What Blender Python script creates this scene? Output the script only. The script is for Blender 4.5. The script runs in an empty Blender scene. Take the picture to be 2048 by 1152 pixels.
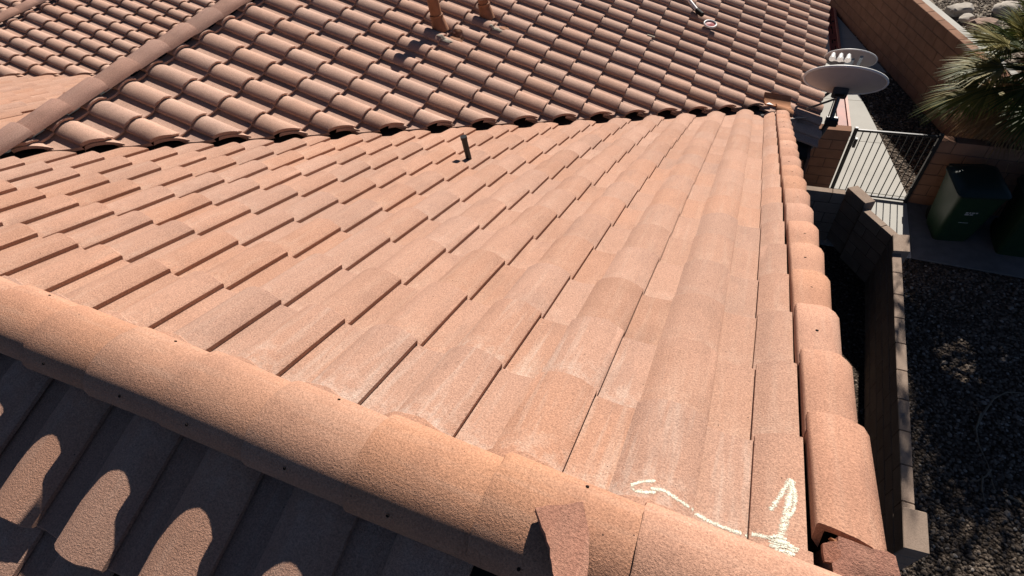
import bpy, bmesh, math, random
from mathutils import Vector, Matrix, noise as mnoise

random.seed(11)
SC = bpy.context.scene
COL = SC.collection

# ------------------------------------------------------------------ camera
CAM = Vector((1.6725, -0.5826, 1.2482))
YAW, PITCH, ROLL, FPX = 0.55689, 0.84426, 0.21486, 1019.97
_f = Vector((-math.sin(YAW) * math.cos(PITCH), math.cos(YAW) * math.cos(PITCH), -math.sin(PITCH)))
_r = Vector((math.cos(YAW), math.sin(YAW), 0)); _d = _f.cross(_r)
R2 = _r * math.cos(ROLL) + _d * math.sin(ROLL)
D2 = -_r * math.sin(ROLL) + _d * math.cos(ROLL)
cam_data = bpy.data.cameras.new('camera')
cam_data.sensor_fit = 'HORIZONTAL'; cam_data.sensor_width = 36.0
cam_data.lens = FPX / 2048.0 * 36.0
cam_data.clip_start = 0.02; cam_data.clip_end = 600.0
cam = bpy.data.objects.new('camera', cam_data); COL.objects.link(cam)
M = Matrix((R2, -D2, -_f)).transposed().to_4x4(); M.translation = CAM
cam.matrix_world = M
SC.camera = cam

# ------------------------------------------------------------------ world, sun, exposure
SUN = Vector((0.05, 1.0, 0.585)).normalized()
EL = math.asin(SUN.z); AZ = math.atan2(SUN.x, SUN.y)
world = bpy.data.worlds.new('World'); SC.world = world; world.use_nodes = True
wn = world.node_tree; wn.nodes.clear()
sky = wn.nodes.new('ShaderNodeTexSky'); sky.sky_type = 'NISHITA'; sky.sun_disc = False
sky.sun_elevation = EL; sky.sun_rotation = AZ; sky.air_density = 0.35; sky.dust_density = 0.0; sky.ozone_density = 1.0; sky.altitude = 700.0
bg = wn.nodes.new('ShaderNodeBackground'); bg.inputs['Strength'].default_value = 0.05
wo = wn.nodes.new('ShaderNodeOutputWorld')
wn.links.new(sky.outputs[0], bg.inputs['Color']); wn.links.new(bg.outputs[0], wo.inputs['Surface'])
sd = bpy.data.lights.new('sun', 'SUN'); sd.energy = 5.0; sd.angle = math.radians(0.5); sd.color = (1.0, 0.93, 0.84)
sun = bpy.data.objects.new('sun', sd); COL.objects.link(sun)
sun.rotation_euler = SUN.to_track_quat('Z', 'Y').to_euler(); sun.location = (0, 0, 30)
SC.view_settings.view_transform = 'Standard'; SC.view_settings.look = 'None'
SC.view_settings.exposure = 0.80; SC.view_settings.gamma = 1.0
SC.view_settings.use_curve_mapping = False
SC.cycles.diffuse_bounces = 1

# ------------------------------------------------------------------ helpers
def mesh_obj(name, mesh, mat=None, parent=None, mw=None):
    o = bpy.data.objects.new(name, mesh); COL.objects.link(o)
    if mat and not mesh.materials: mesh.materials.append(mat)
    if parent is not None: o.parent = parent
    if mw is not None:
        # parents all sit unrotated at the origin or at a known location
        p = parent.location if parent is not None else Vector((0, 0, 0))
        o.matrix_basis = Matrix.Translation(-Vector(p)) @ mw
    return o

def thing(name, label, cat, loc=(0, 0, 0), group=None):
    o = bpy.data.objects.new(name, None); COL.objects.link(o); o.location = loc
    o.empty_display_size = 0.1
    o['label'] = label; o['category'] = cat
    if group: o['group'] = group
    return o

def tag(o, label, cat, group=None):
    o['label'] = label; o['category'] = cat
    if group: o['group'] = group
    return o

def pyd(name, verts, faces, smooth=False):
    m = bpy.data.meshes.new(name); m.from_pydata([tuple(v) for v in verts], [], faces); m.update()
    if smooth:
        m.polygons.foreach_set('use_smooth', [True] * len(m.polygons))
    return m

def bm_mesh(name, bm, smooth=False, sharp=None):
    m = bpy.data.meshes.new(name); bm.normal_update(); bm.to_mesh(m); bm.free()
    if smooth:
        m.polygons.foreach_set('use_smooth', [True] * len(m.polygons))
        if sharp: m.set_sharp_from_angle(angle=math.radians(sharp))
    return m

def box(bm, lo, hi, mat=None):
    x0, y0, z0 = lo; x1, y1, z1 = hi
    vs = [bm.verts.new(p) for p in [(x0,y0,z0),(x1,y0,z0),(x1,y1,z0),(x0,y1,z0),(x0,y0,z1),(x1,y0,z1),(x1,y1,z1),(x0,y1,z1)]]
    if mat is not None:
        for v in vs: v.co = mat @ v.co
    for f in [(0,3,2,1),(4,5,6,7),(0,1,5,4),(1,2,6,5),(2,3,7,6),(3,0,4,7)]:
        bm.faces.new([vs[i] for i in f])
    return vs

def tube(bm, pts, rad, seg=10, cap=True):
    pts = [Vector(p) for p in pts]
    rads = rad if isinstance(rad, (list, tuple)) else [rad] * len(pts)
    rings = []; prev = None
    for i, p in enumerate(pts):
        t = (pts[min(i + 1, len(pts) - 1)] - pts[max(i - 1, 0)]).normalized()
        if prev is None:
            a = Vector((0, 0, 1)) if abs(t.z) < 0.9 else Vector((1, 0, 0))
            n = t.cross(a).normalized()
        else:
            n = (prev - t * prev.dot(t)).normalized()
        prev = n; b = t.cross(n)
        rings.append([bm.verts.new(p + (n * math.cos(2 * math.pi * k / seg) + b * math.sin(2 * math.pi * k / seg)) * rads[i]) for k in range(seg)])
    for i in range(len(rings) - 1):
        for k in range(seg):
            bm.faces.new((rings[i][k], rings[i][(k + 1) % seg], rings[i + 1][(k + 1) % seg], rings[i + 1][k]))
    if cap:
        bm.faces.new(rings[0][::-1]); bm.faces.new(rings[-1])

def frame(u, up, n, loc):
    m = Matrix((u, up, n)).transposed().to_4x4(); m.translation = loc
    return m

def project(p):
    q = Vector(p) - CAM
    z = q.dot(_f)
    if z <= 0.05: return None
    return (1024 + FPX * q.dot(R2) / z, 576 + FPX * q.dot(D2) / z)

# ------------------------------------------------------------------ materials
class NT:
    def __init__(self, name):
        self.m = bpy.data.materials.new(name); self.m.use_nodes = True
        self.t = self.m.node_tree; self.t.nodes.clear()
        self.out = self.t.nodes.new('ShaderNodeOutputMaterial')
        self.b = self.t.nodes.new('ShaderNodeBsdfPrincipled')
        self.t.links.new(self.b.outputs[0], self.out.inputs[0])
    def n(self, typ, **kw):
        nd = self.t.nodes.new('ShaderNode' + typ)
        for k, v in kw.items(): setattr(nd, k, v)
        return nd
    def l(self, a, b): self.t.links.new(a, b)
    def val(self, sock, v):
        if hasattr(v, 'is_linked') or hasattr(v, 'links'): self.l(v, sock)
        else: sock.default_value = v
    def math(self, op, a, b=0.0, clamp=False):
        nd = self.n('Math', operation=op, use_clamp=clamp); self.val(nd.inputs[0], a); self.val(nd.inputs[1], b); return nd.outputs[0]
    def ramp(self, fac, lo, hi):
        nd = self.n('MapRange'); self.val(nd.inputs['Value'], fac); nd.inputs['From Min'].default_value = lo; nd.inputs['From Max'].default_value = hi
        return nd.outputs['Result']
    def maprange(self, fac, a, b, c, d):
        nd = self.n('MapRange'); self.val(nd.inputs['Value'], fac)
        for k, v in zip(('From Min', 'From Max', 'To Min', 'To Max'), (a, b, c, d)): nd.inputs[k].default_value = v
        return nd.outputs['Result']
    def mix(self, fac, a, b, mode='MIX'):
        nd = self.n('Mix', data_type='RGBA', blend_type=mode)
        self.val(nd.inputs[0], fac)
        for s, v in ((nd.inputs[6], a), (nd.inputs[7], b)):
            if isinstance(v, tuple): s.default_value = (*v, 1.0)
            else: self.l(v, s)
        return nd.outputs[2]
    def noise(self, vec, scale, detail=2.0, rough=0.5):
        nd = self.n('TexNoise'); self.l(vec, nd.inputs['Vector']); nd.inputs['Scale'].default_value = scale
        nd.inputs['Detail'].default_value = detail; nd.inputs['Roughness'].default_value = rough
        return nd.outputs['Fac']
    def coords(self, rnd=True):
        tc = self.n('TexCoord'); oi = self.n('ObjectInfo')
        if not rnd: return tc.outputs['Object'], oi.outputs['Random']
        cx = self.n('CombineXYZ'); 
        self.l(self.math('MULTIPLY', oi.outputs['Random'], 61.0), cx.inputs[0])
        self.l(self.math('MULTIPLY', oi.outputs['Random'], 37.0), cx.inputs[1])
        self.l(self.math('MULTIPLY', oi.outputs['Random'], 17.0), cx.inputs[2])
        ad = self.n('VectorMath', operation='ADD'); self.l(tc.outputs['Object'], ad.inputs[0]); self.l(cx.outputs[0], ad.inputs[1])
        return ad.outputs[0], oi.outputs['Random']
    def scaled(self, vec, s):
        nd = self.n('VectorMath', operation='MULTIPLY'); self.l(vec, nd.inputs[0]); nd.inputs[1].default_value = s
        return nd.outputs[0]
    def bump(self, h, strength, dist):
        nd = self.n('Bump'); self.l(h, nd.inputs['Height']); nd.inputs['Strength'].default_value = strength; nd.inputs['Distance'].default_value = dist
        self.l(nd.outputs[0], self.b.inputs['Normal'])
    def finish(self, col, rough=0.9, spec=0.25, metal=0.0):
        if isinstance(col, tuple): self.b.inputs['Base Color'].default_value = (*col, 1)
        else: self.l(col, self.b.inputs['Base Color'])
        self.val(self.b.inputs['Roughness'], rough); self.b.inputs['Specular IOR Level'].default_value = spec
        self.b.inputs['Metallic'].default_value = metal
        return self.m

def tile_material(name, c_dark, c_mid, c_light, c_dust, grain=1.0, band=True, bloom=0.4):
    g = NT(name)
    v, rnd = g.coords()
    tc = g.n('TexCoord')
    geo = g.n('NewGeometry')
    mid = g.noise(v, 7.0, 4.0, 0.6)
    col = g.mix(g.ramp(mid, 0.25, 0.75), c_dark, c_mid)
    wide = g.noise(geo.outputs['Position'], 1.1, 3.0, 0.55)
    col = g.mix(g.math('MULTIPLY', g.ramp(wide, 0.45, 0.75), 0.55), col, c_light)
    # streaks running down the tile
    st = g.noise(g.scaled(v, (34.0, 2.6, 8.0)), 1.0, 3.0, 0.6)
    col = g.mix(g.math('MULTIPLY', g.ramp(st, 0.50, 0.76), 0.34), col, c_dust)
    grey = g.noise(v, 3.3, 5.0, 0.65)
    col = g.mix(g.math('MULTIPLY', g.ramp(grey, 0.55, 0.85), 0.34), col, (c_dark[0] * 0.72, c_dark[1] * 0.78, c_dark[2] * 0.84))
    if band:
        sx = g.n('SeparateXYZ'); g.l(tc.outputs['Object'], sx.inputs[0])
        # pale mineral bloom below the lap of the tile above, darker wash at the free end
        wob = g.math('MULTIPLY', g.math('SUBTRACT', g.noise(v, 14.0, 3.0), 0.5), 0.12)
        yy = g.math('ADD', sx.outputs[1], wob)
        top = g.ramp(yy, 0.20, 0.315)
        blo = g.noise(v, 26.0, 4.0, 0.7)
        col = g.mix(g.math('MULTIPLY', g.math('MULTIPLY', top, g.ramp(blo, 0.42, 0.62)), bloom), col, c_dust)
        low = g.maprange(yy, 0.0, 0.11, 1.0, 0.0)
        col = g.mix(g.math('MULTIPLY', low, 0.16), col, (c_dark[0] * 0.85, c_dark[1] * 0.85, c_dark[2] * 0.9))
    soil = g.noise(g.scaled(geo.outputs['Position'], (1.0, 0.45, 0.45)), 5.5, 6.0, 0.72)
    col = g.mix(g.math('MULTIPLY', g.ramp(soil, 0.52, 0.74), 0.42), col, (c_dark[0] * 0.62, c_dark[1] * 0.66, c_dark[2] * 0.72))
    hv = g.n('HueSaturation'); g.l(col, hv.inputs['Color'])
    g.l(g.maprange(rnd, 0, 1, 0.925, 1.06), hv.inputs['Value'])
    r2 = g.math('FRACT', g.math('MULTIPLY', rnd, 7.31))
    g.l(g.maprange(r2, 0, 1, 0.94, 1.05), hv.inputs['Saturation'])
    col = hv.outputs[0]
    sp = g.noise(v, 210.0 * grain, 2.0, 0.7)
    sp2 = g.noise(v, 700.0 * grain, 1.0, 0.5)
    spk = g.math('ADD', g.math('MULTIPLY', sp, 0.65), g.math('MULTIPLY', sp2, 0.35))
    fac = g.maprange(spk, 0.30, 0.70, 0.56, 1.40)
    mul = g.n('VectorMath', operation='SCALE'); g.l(col, mul.inputs[0]); g.l(fac, mul.inputs['Scale'])
    # dark pits
    vo = g.n('TexVoronoi'); g.l(v, vo.inputs['Vector']); vo.inputs['Scale'].default_value = 38.0
    pm = g.maprange(g.noise(v, 16.0, 1.0), 0.55, 0.62, 0.0, 0.07)
    pit = g.math('GREATER_THAN', vo.outputs['Distance'], pm)
    col = g.mix(pit, (0.05, 0.03, 0.025), mul.outputs[0])
    g.bump(spk, 0.75, 0.004)
    return g.finish(col, 0.93, 0.15)

MAT = {}
MAT['tile'] = tile_material('tile_sandy', (0.399, 0.228, 0.161), (0.437, 0.254, 0.183), (0.445, 0.238, 0.158), (0.500, 0.342, 0.262))
MAT['tile_bloom'] = tile_material('tile_bloomed', (0.399, 0.228, 0.161), (0.437, 0.254, 0.183), (0.445, 0.238, 0.158), (0.602, 0.508, 0.432), bloom=0.36)
MAT['tile_wing'] = tile_material('tile_wing', (0.442, 0.271, 0.205), (0.501, 0.316, 0.241), (0.501, 0.323, 0.250), (0.530, 0.374, 0.291))
MAT['cap'] = tile_material('cap_tile', (0.367, 0.191, 0.129), (0.436, 0.233, 0.154), (0.459, 0.233, 0.134), (0.483, 0.317, 0.234), band=False)
MAT['cap_wing'] = tile_material('cap_tile_wing', (0.299, 0.175, 0.136), (0.344, 0.208, 0.162), (0.357, 0.211, 0.169), (0.390, 0.266, 0.214), band=False)
MAT['broken'] = tile_material('broken_tile', (0.29, 0.135, 0.095), (0.35, 0.165, 0.115), (0.38, 0.17, 0.10), (0.42, 0.25, 0.17), band=False)

def simple(name, col, rough=0.7, spec=0.3, metal=0.0, var=0.12, scale=12.0, bump=0.0, bscale=80.0):
    g = NT(name); v, rnd = g.coords()
    nz = g.noise(v, scale, 4.0, 0.6)
    c = g.mix(g.ramp(nz, 0.3, 0.7), tuple(x * (1 - var) for x in col), tuple(min(1, x * (1 + var)) for x in col))
    if bump: g.bump(g.noise(v, bscale, 3.0, 0.6), bump, 0.004)
    return g.finish(c, rough, spec, metal)

MAT['felt'] = simple('roof_underlay', (0.018, 0.017, 0.017), 0.95, 0.1)
MAT['stucco'] = simple('stucco_wall', (0.2856, 0.2040, 0.1496), 0.95, 0.1, bump=0.5)
MAT['wood'] = simple('painted_fascia', (0.1360, 0.0748, 0.0510), 0.7)
MAT['flash'] = simple('dark_flashing', (0.05, 0.043, 0.04), 0.5, 0.5, 0.6)
MAT['hole'] = simple('nail_hole', (0.015, 0.011, 0.01), 0.9, 0.1)
MAT['blackpipe'] = simple('black_plastic', (0.012, 0.012, 0.013), 0.45, 0.4)
MAT['brownpipe'] = simple('brown_painted_lead', (0.25, 0.11, 0.055), 0.6, 0.3, var=0.25)
MAT['dish'] = simple('dish_painted_metal', (0.46, 0.41, 0.385), 0.5, 0.4, var=0.05)
MAT['white'] = simple('white_plastic', (0.72, 0.71, 0.69), 0.45, 0.4, var=0.05)
MAT['greymetal'] = simple('grey_galvanised', (0.0884, 0.0918, 0.0952), 0.45, 0.5, 0.5)
MAT['bluegrey'] = simple('blue_grey_bracket', (0.1088, 0.1360, 0.1632), 0.5, 0.4)
MAT['iron'] = simple('black_iron', (0.018, 0.018, 0.020), 0.45, 0.45, 0.3)
MAT['bin'] = simple('green_bin_plastic', (0.0122, 0.0374, 0.0170), 0.42, 0.4)
MAT['binlid'] = simple('dark_bin_lid', (0.0068, 0.0204, 0.0150), 0.45, 0.4)
MAT['rubber'] = simple('rubber', (0.012, 0.012, 0.012), 0.8, 0.2)
MAT['print'] = simple('pale_print', (0.3740, 0.3808, 0.3672), 0.7, 0.2)
MAT['red'] = simple('rust_red_paint', (0.23, 0.05, 0.03), 0.6, 0.3, var=0.35, scale=5.0)
MAT['redlight'] = simple('rust_red_edge', (0.42, 0.16, 0.11), 0.6, 0.3, var=0.2)
MAT['redspot'] = simple('red_rubber', (0.35, 0.02, 0.03), 0.5, 0.3)
MAT['terracotta'] = simple('raw_terracotta', (0.3400, 0.1598, 0.0850), 0.9, 0.1, var=0.15, scale=18.0, bump=0.4)
MAT['mortar'] = simple('pale_mortar', (0.3400, 0.2992, 0.2448), 0.95, 0.1, var=0.25, scale=30, bump=0.8)
MAT['rustpatch'] = simple('rusty_patch', (0.2720, 0.1360, 0.0816), 0.9, 0.1, var=0.4, scale=26, bump=0.8)
MAT['stick'] = simple('weathered_branch', (0.2312, 0.1904, 0.1428), 0.9, 0.1, var=0.2, scale=20)
MAT['rock'] = simple('pink_landscape_rock', (0.2856, 0.1972, 0.1564), 0.95, 0.1, var=0.3, scale=6, bump=0.7, bscale=20)
MAT['palerock'] = simple('pale_landscape_rock', (0.4080, 0.3672, 0.3196), 0.95, 0.1, var=0.2, scale=6, bump=0.7, bscale=20)

def block_material():
    g = NT('concrete_block'); v, rnd = g.coords()
    c = g.mix(g.ramp(g.noise(v, 5.0, 4.0), 0.3, 0.7), (0.27, 0.20, 0.158), (0.34, 0.26, 0.205))
    sp = g.noise(v, 110.0, 2.0, 0.7)
    sc = g.n('VectorMath', operation='SCALE'); g.l(c, sc.inputs[0]); g.l(g.math('MULTIPLY', g.maprange(sp, .3, .7, .82, 1.16), g.maprange(rnd, 0, 1, .9, 1.08)), sc.inputs['Scale'])
    g.bump(sp, 0.6, 0.004)
    return g.finish(sc.outputs[0], 0.95, 0.1)
MAT['block'] = block_material()
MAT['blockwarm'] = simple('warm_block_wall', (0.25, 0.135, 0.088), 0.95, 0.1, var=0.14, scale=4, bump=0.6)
MAT['joint'] = simple('mortar_joint', (0.1088, 0.0748, 0.0544), 0.95, 0.1)

def concrete_material():
    g = NT('pale_concrete'); v, rnd = g.coords()
    c = g.mix(g.ramp(g.noise(v, 1.4, 5.0, 0.6), 0.3, 0.72), (0.40, 0.385, 0.355), (0.47, 0.455, 0.42))
    c = g.mix(g.math('MULTIPLY', g.ramp(g.noise(v, 6.0, 5.0, 0.7), 0.60, 0.8), 0.35), c, (0.30, 0.275, 0.24))
    sp = g.noise(v, 140.0, 2.0)
    g.bump(sp, 0.3, 0.003)
    return g.finish(c, 0.9, 0.15)
MAT['concrete'] = concrete_material()

def gravel_ground(name, a, b, c, sc=1.0):
    g = NT(name); tc = g.n('TexCoord'); v = tc.outputs['Object']
    vo = g.n('TexVoronoi'); g.l(v, vo.inputs['Vector']); vo.inputs['Scale'].default_value = 32.0 * sc
    sep = g.n('SeparateColor'); g.l(vo.outputs['Color'], sep.inputs[0])
    col = g.mix(sep.outputs[0], a, b)
    col = g.mix(g.ramp(sep.outputs[1], 0.82, 0.98), col, c)
    col = g.mix(g.ramp(vo.outputs['Distance'], 0.42, 0.75), col, tuple(x * .35 for x in a))
    inv = g.math('SUBTRACT', 1.0, vo.outputs['Distance'])
    g.bump(inv, 0.9, 0.02)
    return g.finish(col, 0.95, 0.1)
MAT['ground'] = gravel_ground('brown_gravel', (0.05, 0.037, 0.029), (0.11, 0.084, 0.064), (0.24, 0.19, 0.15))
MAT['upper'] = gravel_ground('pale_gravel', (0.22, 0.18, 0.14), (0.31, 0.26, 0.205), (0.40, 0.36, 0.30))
def stone_material():
    g = NT('gravel_stone'); geo = g.n('NewGeometry')
    v = geo.outputs['Position']
    c = g.mix(geo.outputs['Random Per Island'], (0.06, 0.045, 0.035), (0.21, 0.165, 0.128))
    c = g.mix(g.ramp(g.math('FRACT', g.math('MULTIPLY', geo.outputs['Random Per Island'], 9.7)), 0.86, 1.0), c, (0.40, 0.35, 0.30))
    return g.finish(c, 0.9, 0.15)
MAT['stone'] = stone_material()

def chalk_material():
    g = NT('white_chalk'); tc = g.n('TexCoord'); v = tc.outputs['Object']
    sp = g.noise(v, 330.0, 3.0, 0.7); sp2 = g.noise(v, 60.0, 3.0, 0.6)
    ea = g.n('Attribute'); ea.attribute_name = 'edge'
    a = g.ramp(g.math('SUBTRACT', g.math('ADD', g.math('MULTIPLY', sp, 0.65), g.math('MULTIPLY', sp2, 0.35)), g.math('MULTIPLY', ea.outputs['Fac'], 0.16)), 0.37, 0.50)
    tr = g.n('BsdfTransparent'); mx = g.n('MixShader')
    g.l(a, mx.inputs[0]); g.l(tr.outputs[0], mx.inputs[1]); g.l(g.b.outputs[0], mx.inputs[2]); g.l(mx.outputs[0], g.out.inputs[0])
    return g.finish((0.68, 0.68, 0.56), 0.95, 0.05)
MAT['chalk'] = chalk_material()

def frond_material(name, a, b):
    g = NT(name); v, rnd = g.coords()
    geo = g.n('NewGeometry')
    c = g.mix(geo.outputs['Random Per Island'], a, b)
    tl = g.n('BsdfTranslucent'); g.l(c, tl.inputs[0])
    mx = g.n('MixShader'); mx.inputs[0].default_value = 0.25
    g.l(g.b.outputs[0], mx.inputs[1]); g.l(tl.outputs[0], mx.inputs[2]); g.l(mx.outputs[0], g.out.inputs[0])
    return g.finish(c, 0.6, 0.2)
MAT['frond'] = frond_material('green_frond', (0.034, 0.056, 0.012), (0.115, 0.13, 0.028))
MAT['dead'] = frond_material('dead_frond', (0.20, 0.12, 0.06), (0.38, 0.245, 0.12))
MAT['frond_sunlit'] = frond_material('sunlit_frond', (0.10, 0.10, 0.02), (0.30, 0.24, 0.06))  # yellow-green frond colour that paints in sunlit highlights on the crown
MAT['trunk'] = simple('palm_trunk', (0.16, 0.11, 0.07), 0.95, 0.1, var=0.3, scale=14, bump=0.9, bscale=30)

# ------------------------------------------------------------------ roof constants (metres)
W = 0.29                     # tile cover width
PA = 0.4017; EA = 0.3266; SA0 = -0.2352     # foreground slope falls to +Y
PB = 0.3991; EB = 0.3255; XB0 = -2.8989; YB0 = 1.2407; ZB0 = -0.2831
TA, TB = math.tan(PA), math.tan(PB)
YR = -0.334; ZR = 0.142      # main ridge
def zA(y): return -TA * y
HB = 0.035
def zB(x): return ZB0 - HB / math.cos(PB) - TB * (x - XB0)
XRB = -3.0                   # ridge of the cross wing
KV = (-ZB0 + HB / math.cos(PB) - TB * XB0) / TA       # valley: y = KV + x (nearly equal pitches)
def valley_y(x): return -zB(x) / TA
TILT = 0.029 / EA
LT = 0.42
TH = 0.022
PAN = 0.115

# ------------------------------------------------------------------ tile mesh
def profile():
    pts = []
    for i in range(4):
        t = i / 3.0; u = -0.018 + t * (PAN + 0.018)
        pts.append((u, 0.006 * (2 * t - 1) ** 2 - 0.002))
    pts.append((PAN + 0.001, 0.004)); pts.append((PAN - 0.0025, 0.0225)); pts.append((PAN + 0.000, 0.0255)); pts.append((PAN + 0.006, 0.0295))
    c = 0.203; r = 0.088
    for i in range(1, 11):
        u = PAN + 0.006 + (0.292 - PAN - 0.006) * i / 10.0
        t = abs((u - c) / r)
        pts.append((u, (0.0255 if u < c else 0.020) + (0.0275 if u < c else 0.033) * (1 - t ** 2.15)))
    return pts
PROF = profile()

def tile_bm(seed=0, L=LT):
    rnd = random.Random(seed)
    bm = bmesh.new()
    ph = rnd.random() * 20
    rows = []
    def jit(k, a): return (mnoise.noise(Vector((k * 0.9, ph, seed * 3.3)))) * a
    ys = [0.0, 0.004, 0.16, L]
    n = len(PROF)
    top, bot = [], []
    for iy, y in enumerate(ys):
        rt, rb = [], []
        for k, (u, z) in enumerate(PROF):
            yy = y + (jit(k, 0.006) if iy < 2 else 0)
            zz = z - y * TILT + jit(k + iy * 31, 0.0012)
            if iy == 0: zz -= 0.004
            rt.append(bm.verts.new((u, yy, zz)))
            rb.append(bm.verts.new((u, yy + (0.003 if iy == 0 else 0), (z - TH if u < PAN + .02 else max(z - TH, 0.008)) - y * TILT)))
        top.append(rt); bot.append(rb)
    for i in range(len(ys) - 1):
        for k in range(n - 1):
            bm.faces.new((top[i][k], top[i][k + 1], top[i + 1][k + 1], top[i + 1][k]))
            bm.faces.new((bot[i][k + 1], bot[i][k], bot[i + 1][k], bot[i + 1][k + 1]))
        bm.faces.new((bot[i][0], top[i][0], top[i + 1][0], bot[i + 1][0]))
        bm.faces.new((top[i][-1], bot[i][-1], bot[i + 1][-1], top[i + 1][-1]))
    for k in range(n - 1):
        bm.faces.new((bot[0][k], bot[0][k + 1], top[0][k + 1], top[0][k]))
        bm.faces.new((top[-1][k], top[-1][k + 1], bot[-1][k + 1], bot[-1][k]))
    return bm

def cut(bm, co, no):
    """keep the side the normal points away from; close the cut"""
    geom = bm.verts[:] + bm.edges[:] + bm.faces[:]
    r = bmesh.ops.bisect_plane(bm, geom=geom, plane_co=co, plane_no=no, clear_outer=True)
    ed = [e for e in r['geom_cut'] if isinstance(e, bmesh.types.BMEdge)]
    if ed:
        try:
            f = bmesh.ops.edgeloop_fill(bm, edges=ed)['faces']
            bmesh.ops.triangulate(bm, faces=f)
        except Exception:
            pass

NVAR = 7
TILES = []
for s in range(NVAR):
    TILES.append(bm_mesh('roof_tile', tile_bm(s), smooth=True, sharp=38))

def lay(parent, mat, mw, cuts=None, key=None, seed=None):
    """place one tile; cuts = list of (world point, world normal) planes"""
    mw = mw @ Matrix.Rotation(random.gauss(0, .0045), 4, 'Z') @ Matrix.Rotation(random.gauss(0, .003), 4, 'X') @ Matrix.Translation((random.uniform(-.002, .002), random.gauss(0, .003), random.uniform(-.0008, .0016)))
    if cuts:
        bm = tile_bm(random.randrange(NVAR))
        inv = mw.inverted(); r3 = inv.to_3x3()
        for co, no in cuts:
            cut(bm, inv @ Vector(co), (r3 @ Vector(no)).normalized())
        if not bm.faces: bm.free(); return None
        me = bm_mesh('cut_tile', bm, smooth=True, sharp=38)
    else:
        me = tile_variant(mat, random.randrange(NVAR))
    return mesh_obj('roof_tile', me, mat, parent, mw)

_vars = {}
def tile_variant(mat, k):
    key = (mat.name, k)
    if key not in _vars:
        me = TILES[k].copy(); me.name = 'roof_tile'; me.materials.clear(); me.materials.append(mat); _vars[key] = me
    return _vars[key]

def seen(p, m=60):
    q = project(p)
    return q is not None and -m < q[0] < 2048 + m and -m < q[1] < 1152 + m

def above_wing_ridge(p):
    q = project(p)
    return q is not None and q[1] < 262 - 0.592 * q[0]

# ------------------------------------------------------------------ main house
house = thing('house', 'main house with sunlit tan concrete tile roof filling the foreground', 'house')
fslope = mesh_obj('roof_slope', pyd('roof_slope', [(-12.5, YR, ZR - .075), (1.995, YR, ZR - .075), (1.995, 5.45, zA(5.45) - .075), (-12.5, 5.45, zA(5.45) - .075),
      (-12.5, YR, ZR - .12), (1.995, YR, ZR - .12), (1.995, 5.45, zA(5.45) - .12), (-12.5, 5.45, zA(5.45) - .12)],
      [(0, 1, 2, 3), (7, 6, 5, 4), (0, 4, 5, 1), (1, 5, 6, 2), (2, 6, 7, 3), (3, 7, 4, 0)]), MAT['felt'], house)
uA = Vector((-1, 0, 0)); upA = Vector((0, -math.cos(PA), math.sin(PA))); nA = Vector((0, math.sin(PA), math.cos(PA)))
VN = Vector((-1, 1, 0)).normalized()
KB2 = 11.30                  # valley of the farther wing
XEDGE = 1.952
rakecut = {}
for c in range(-34, 8):
    for j in range(0, 19):
        s = SA0 + j * EA
        y = s * math.cos(PA); x0 = c * W + PAN
        loc = Vector((x0, y, zA(y)))
        mw = frame(uA, upA, nA, loc)
        xc = x0 - 0.15; yc = y - 0.15
        far = xc < XRB
        if far:
            if yc > -xc - 2.35 - 0.3 or not above_wing_ridge((xc, yc, zA(yc) + .05)) or not seen((xc, yc, zA(yc)), 40): continue
            kv = yc - xc - KB2
            if kv > 0.42: continue
            cuts = [((0, KB2 - .02, 0), VN)] if kv > -0.48 else None
            lay(fslope, MAT['tile'], mw, cuts); continue
        if not (seen((xc, yc, zA(yc)), 70) or seen((x0, y, zA(y)), 70) or j <= 1 and c > -2): continue
        kv = yc - valley_y(xc)
        if kv > 0.40: continue
        cuts = []
        if kv > -0.50: cuts.append(((0, valley_y(0) - 0.045, 0), VN))
        if c == 7: cuts.append(((XEDGE, 0, 0), (1, 0, 0)))
        if y - LT < YR + 0.0: cuts.append(((0, YR + 0.03, 0), (0, -1, 0)))
        lay(fslope, MAT['tile_bloom' if j == 1 and 2 <= c <= 6 or j == 2 and c in (4, 5) else 'tile'], mw, cuts or None)

# near slope, falling towards the camera
PN = 0.345; TN = math.tan(PN); ZN = ZR + 0.021
nslope = mesh_obj('roof_slope', pyd('roof_slope', [(-12.5, YR, ZN - .075), (1.995, YR, ZN - .075), (1.995, -4.6, ZN - .075 - TN * (4.6 + YR)), (-12.5, -4.6, ZN - .075 - TN * (4.6 + YR)),
      (-12.5, YR, ZN - .12), (1.995, YR, ZN - .12), (1.995, -4.6, ZN - .12 - TN * (4.6 + YR)), (-12.5, -4.6, ZN - .12 - TN * (4.6 + YR))],
      [(3, 2, 1, 0), (4, 5, 6, 7), (1, 5, 4, 0), (2, 6, 5, 1), (3, 7, 6, 2), (0, 4, 7, 3)]), MAT['felt'], house)
uN = Vector((1, 0, 0)); upN = Vector((0, math.cos(PN), math.sin(PN))); nN = Vector((0, -math.sin(PN), math.cos(PN)))
for c in range(-6, 7):
    for j in range(0, 4):
        y = -0.765 - j * EA * math.cos(PN); x0 = 0.100 - 0.203 + c * W
        if x0 > 1.7: continue
        mw = frame(uN, upN, nN, Vector((x0, y, ZN + TN * (y - YR))))
        if not (seen((x0, y, ZN + TN * (y - YR)), 260)): continue
        lay(nslope, MAT['tile'], mw, [((0, YR - .095, 0), (0, 1, 0))] if j == 0 else None)

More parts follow.
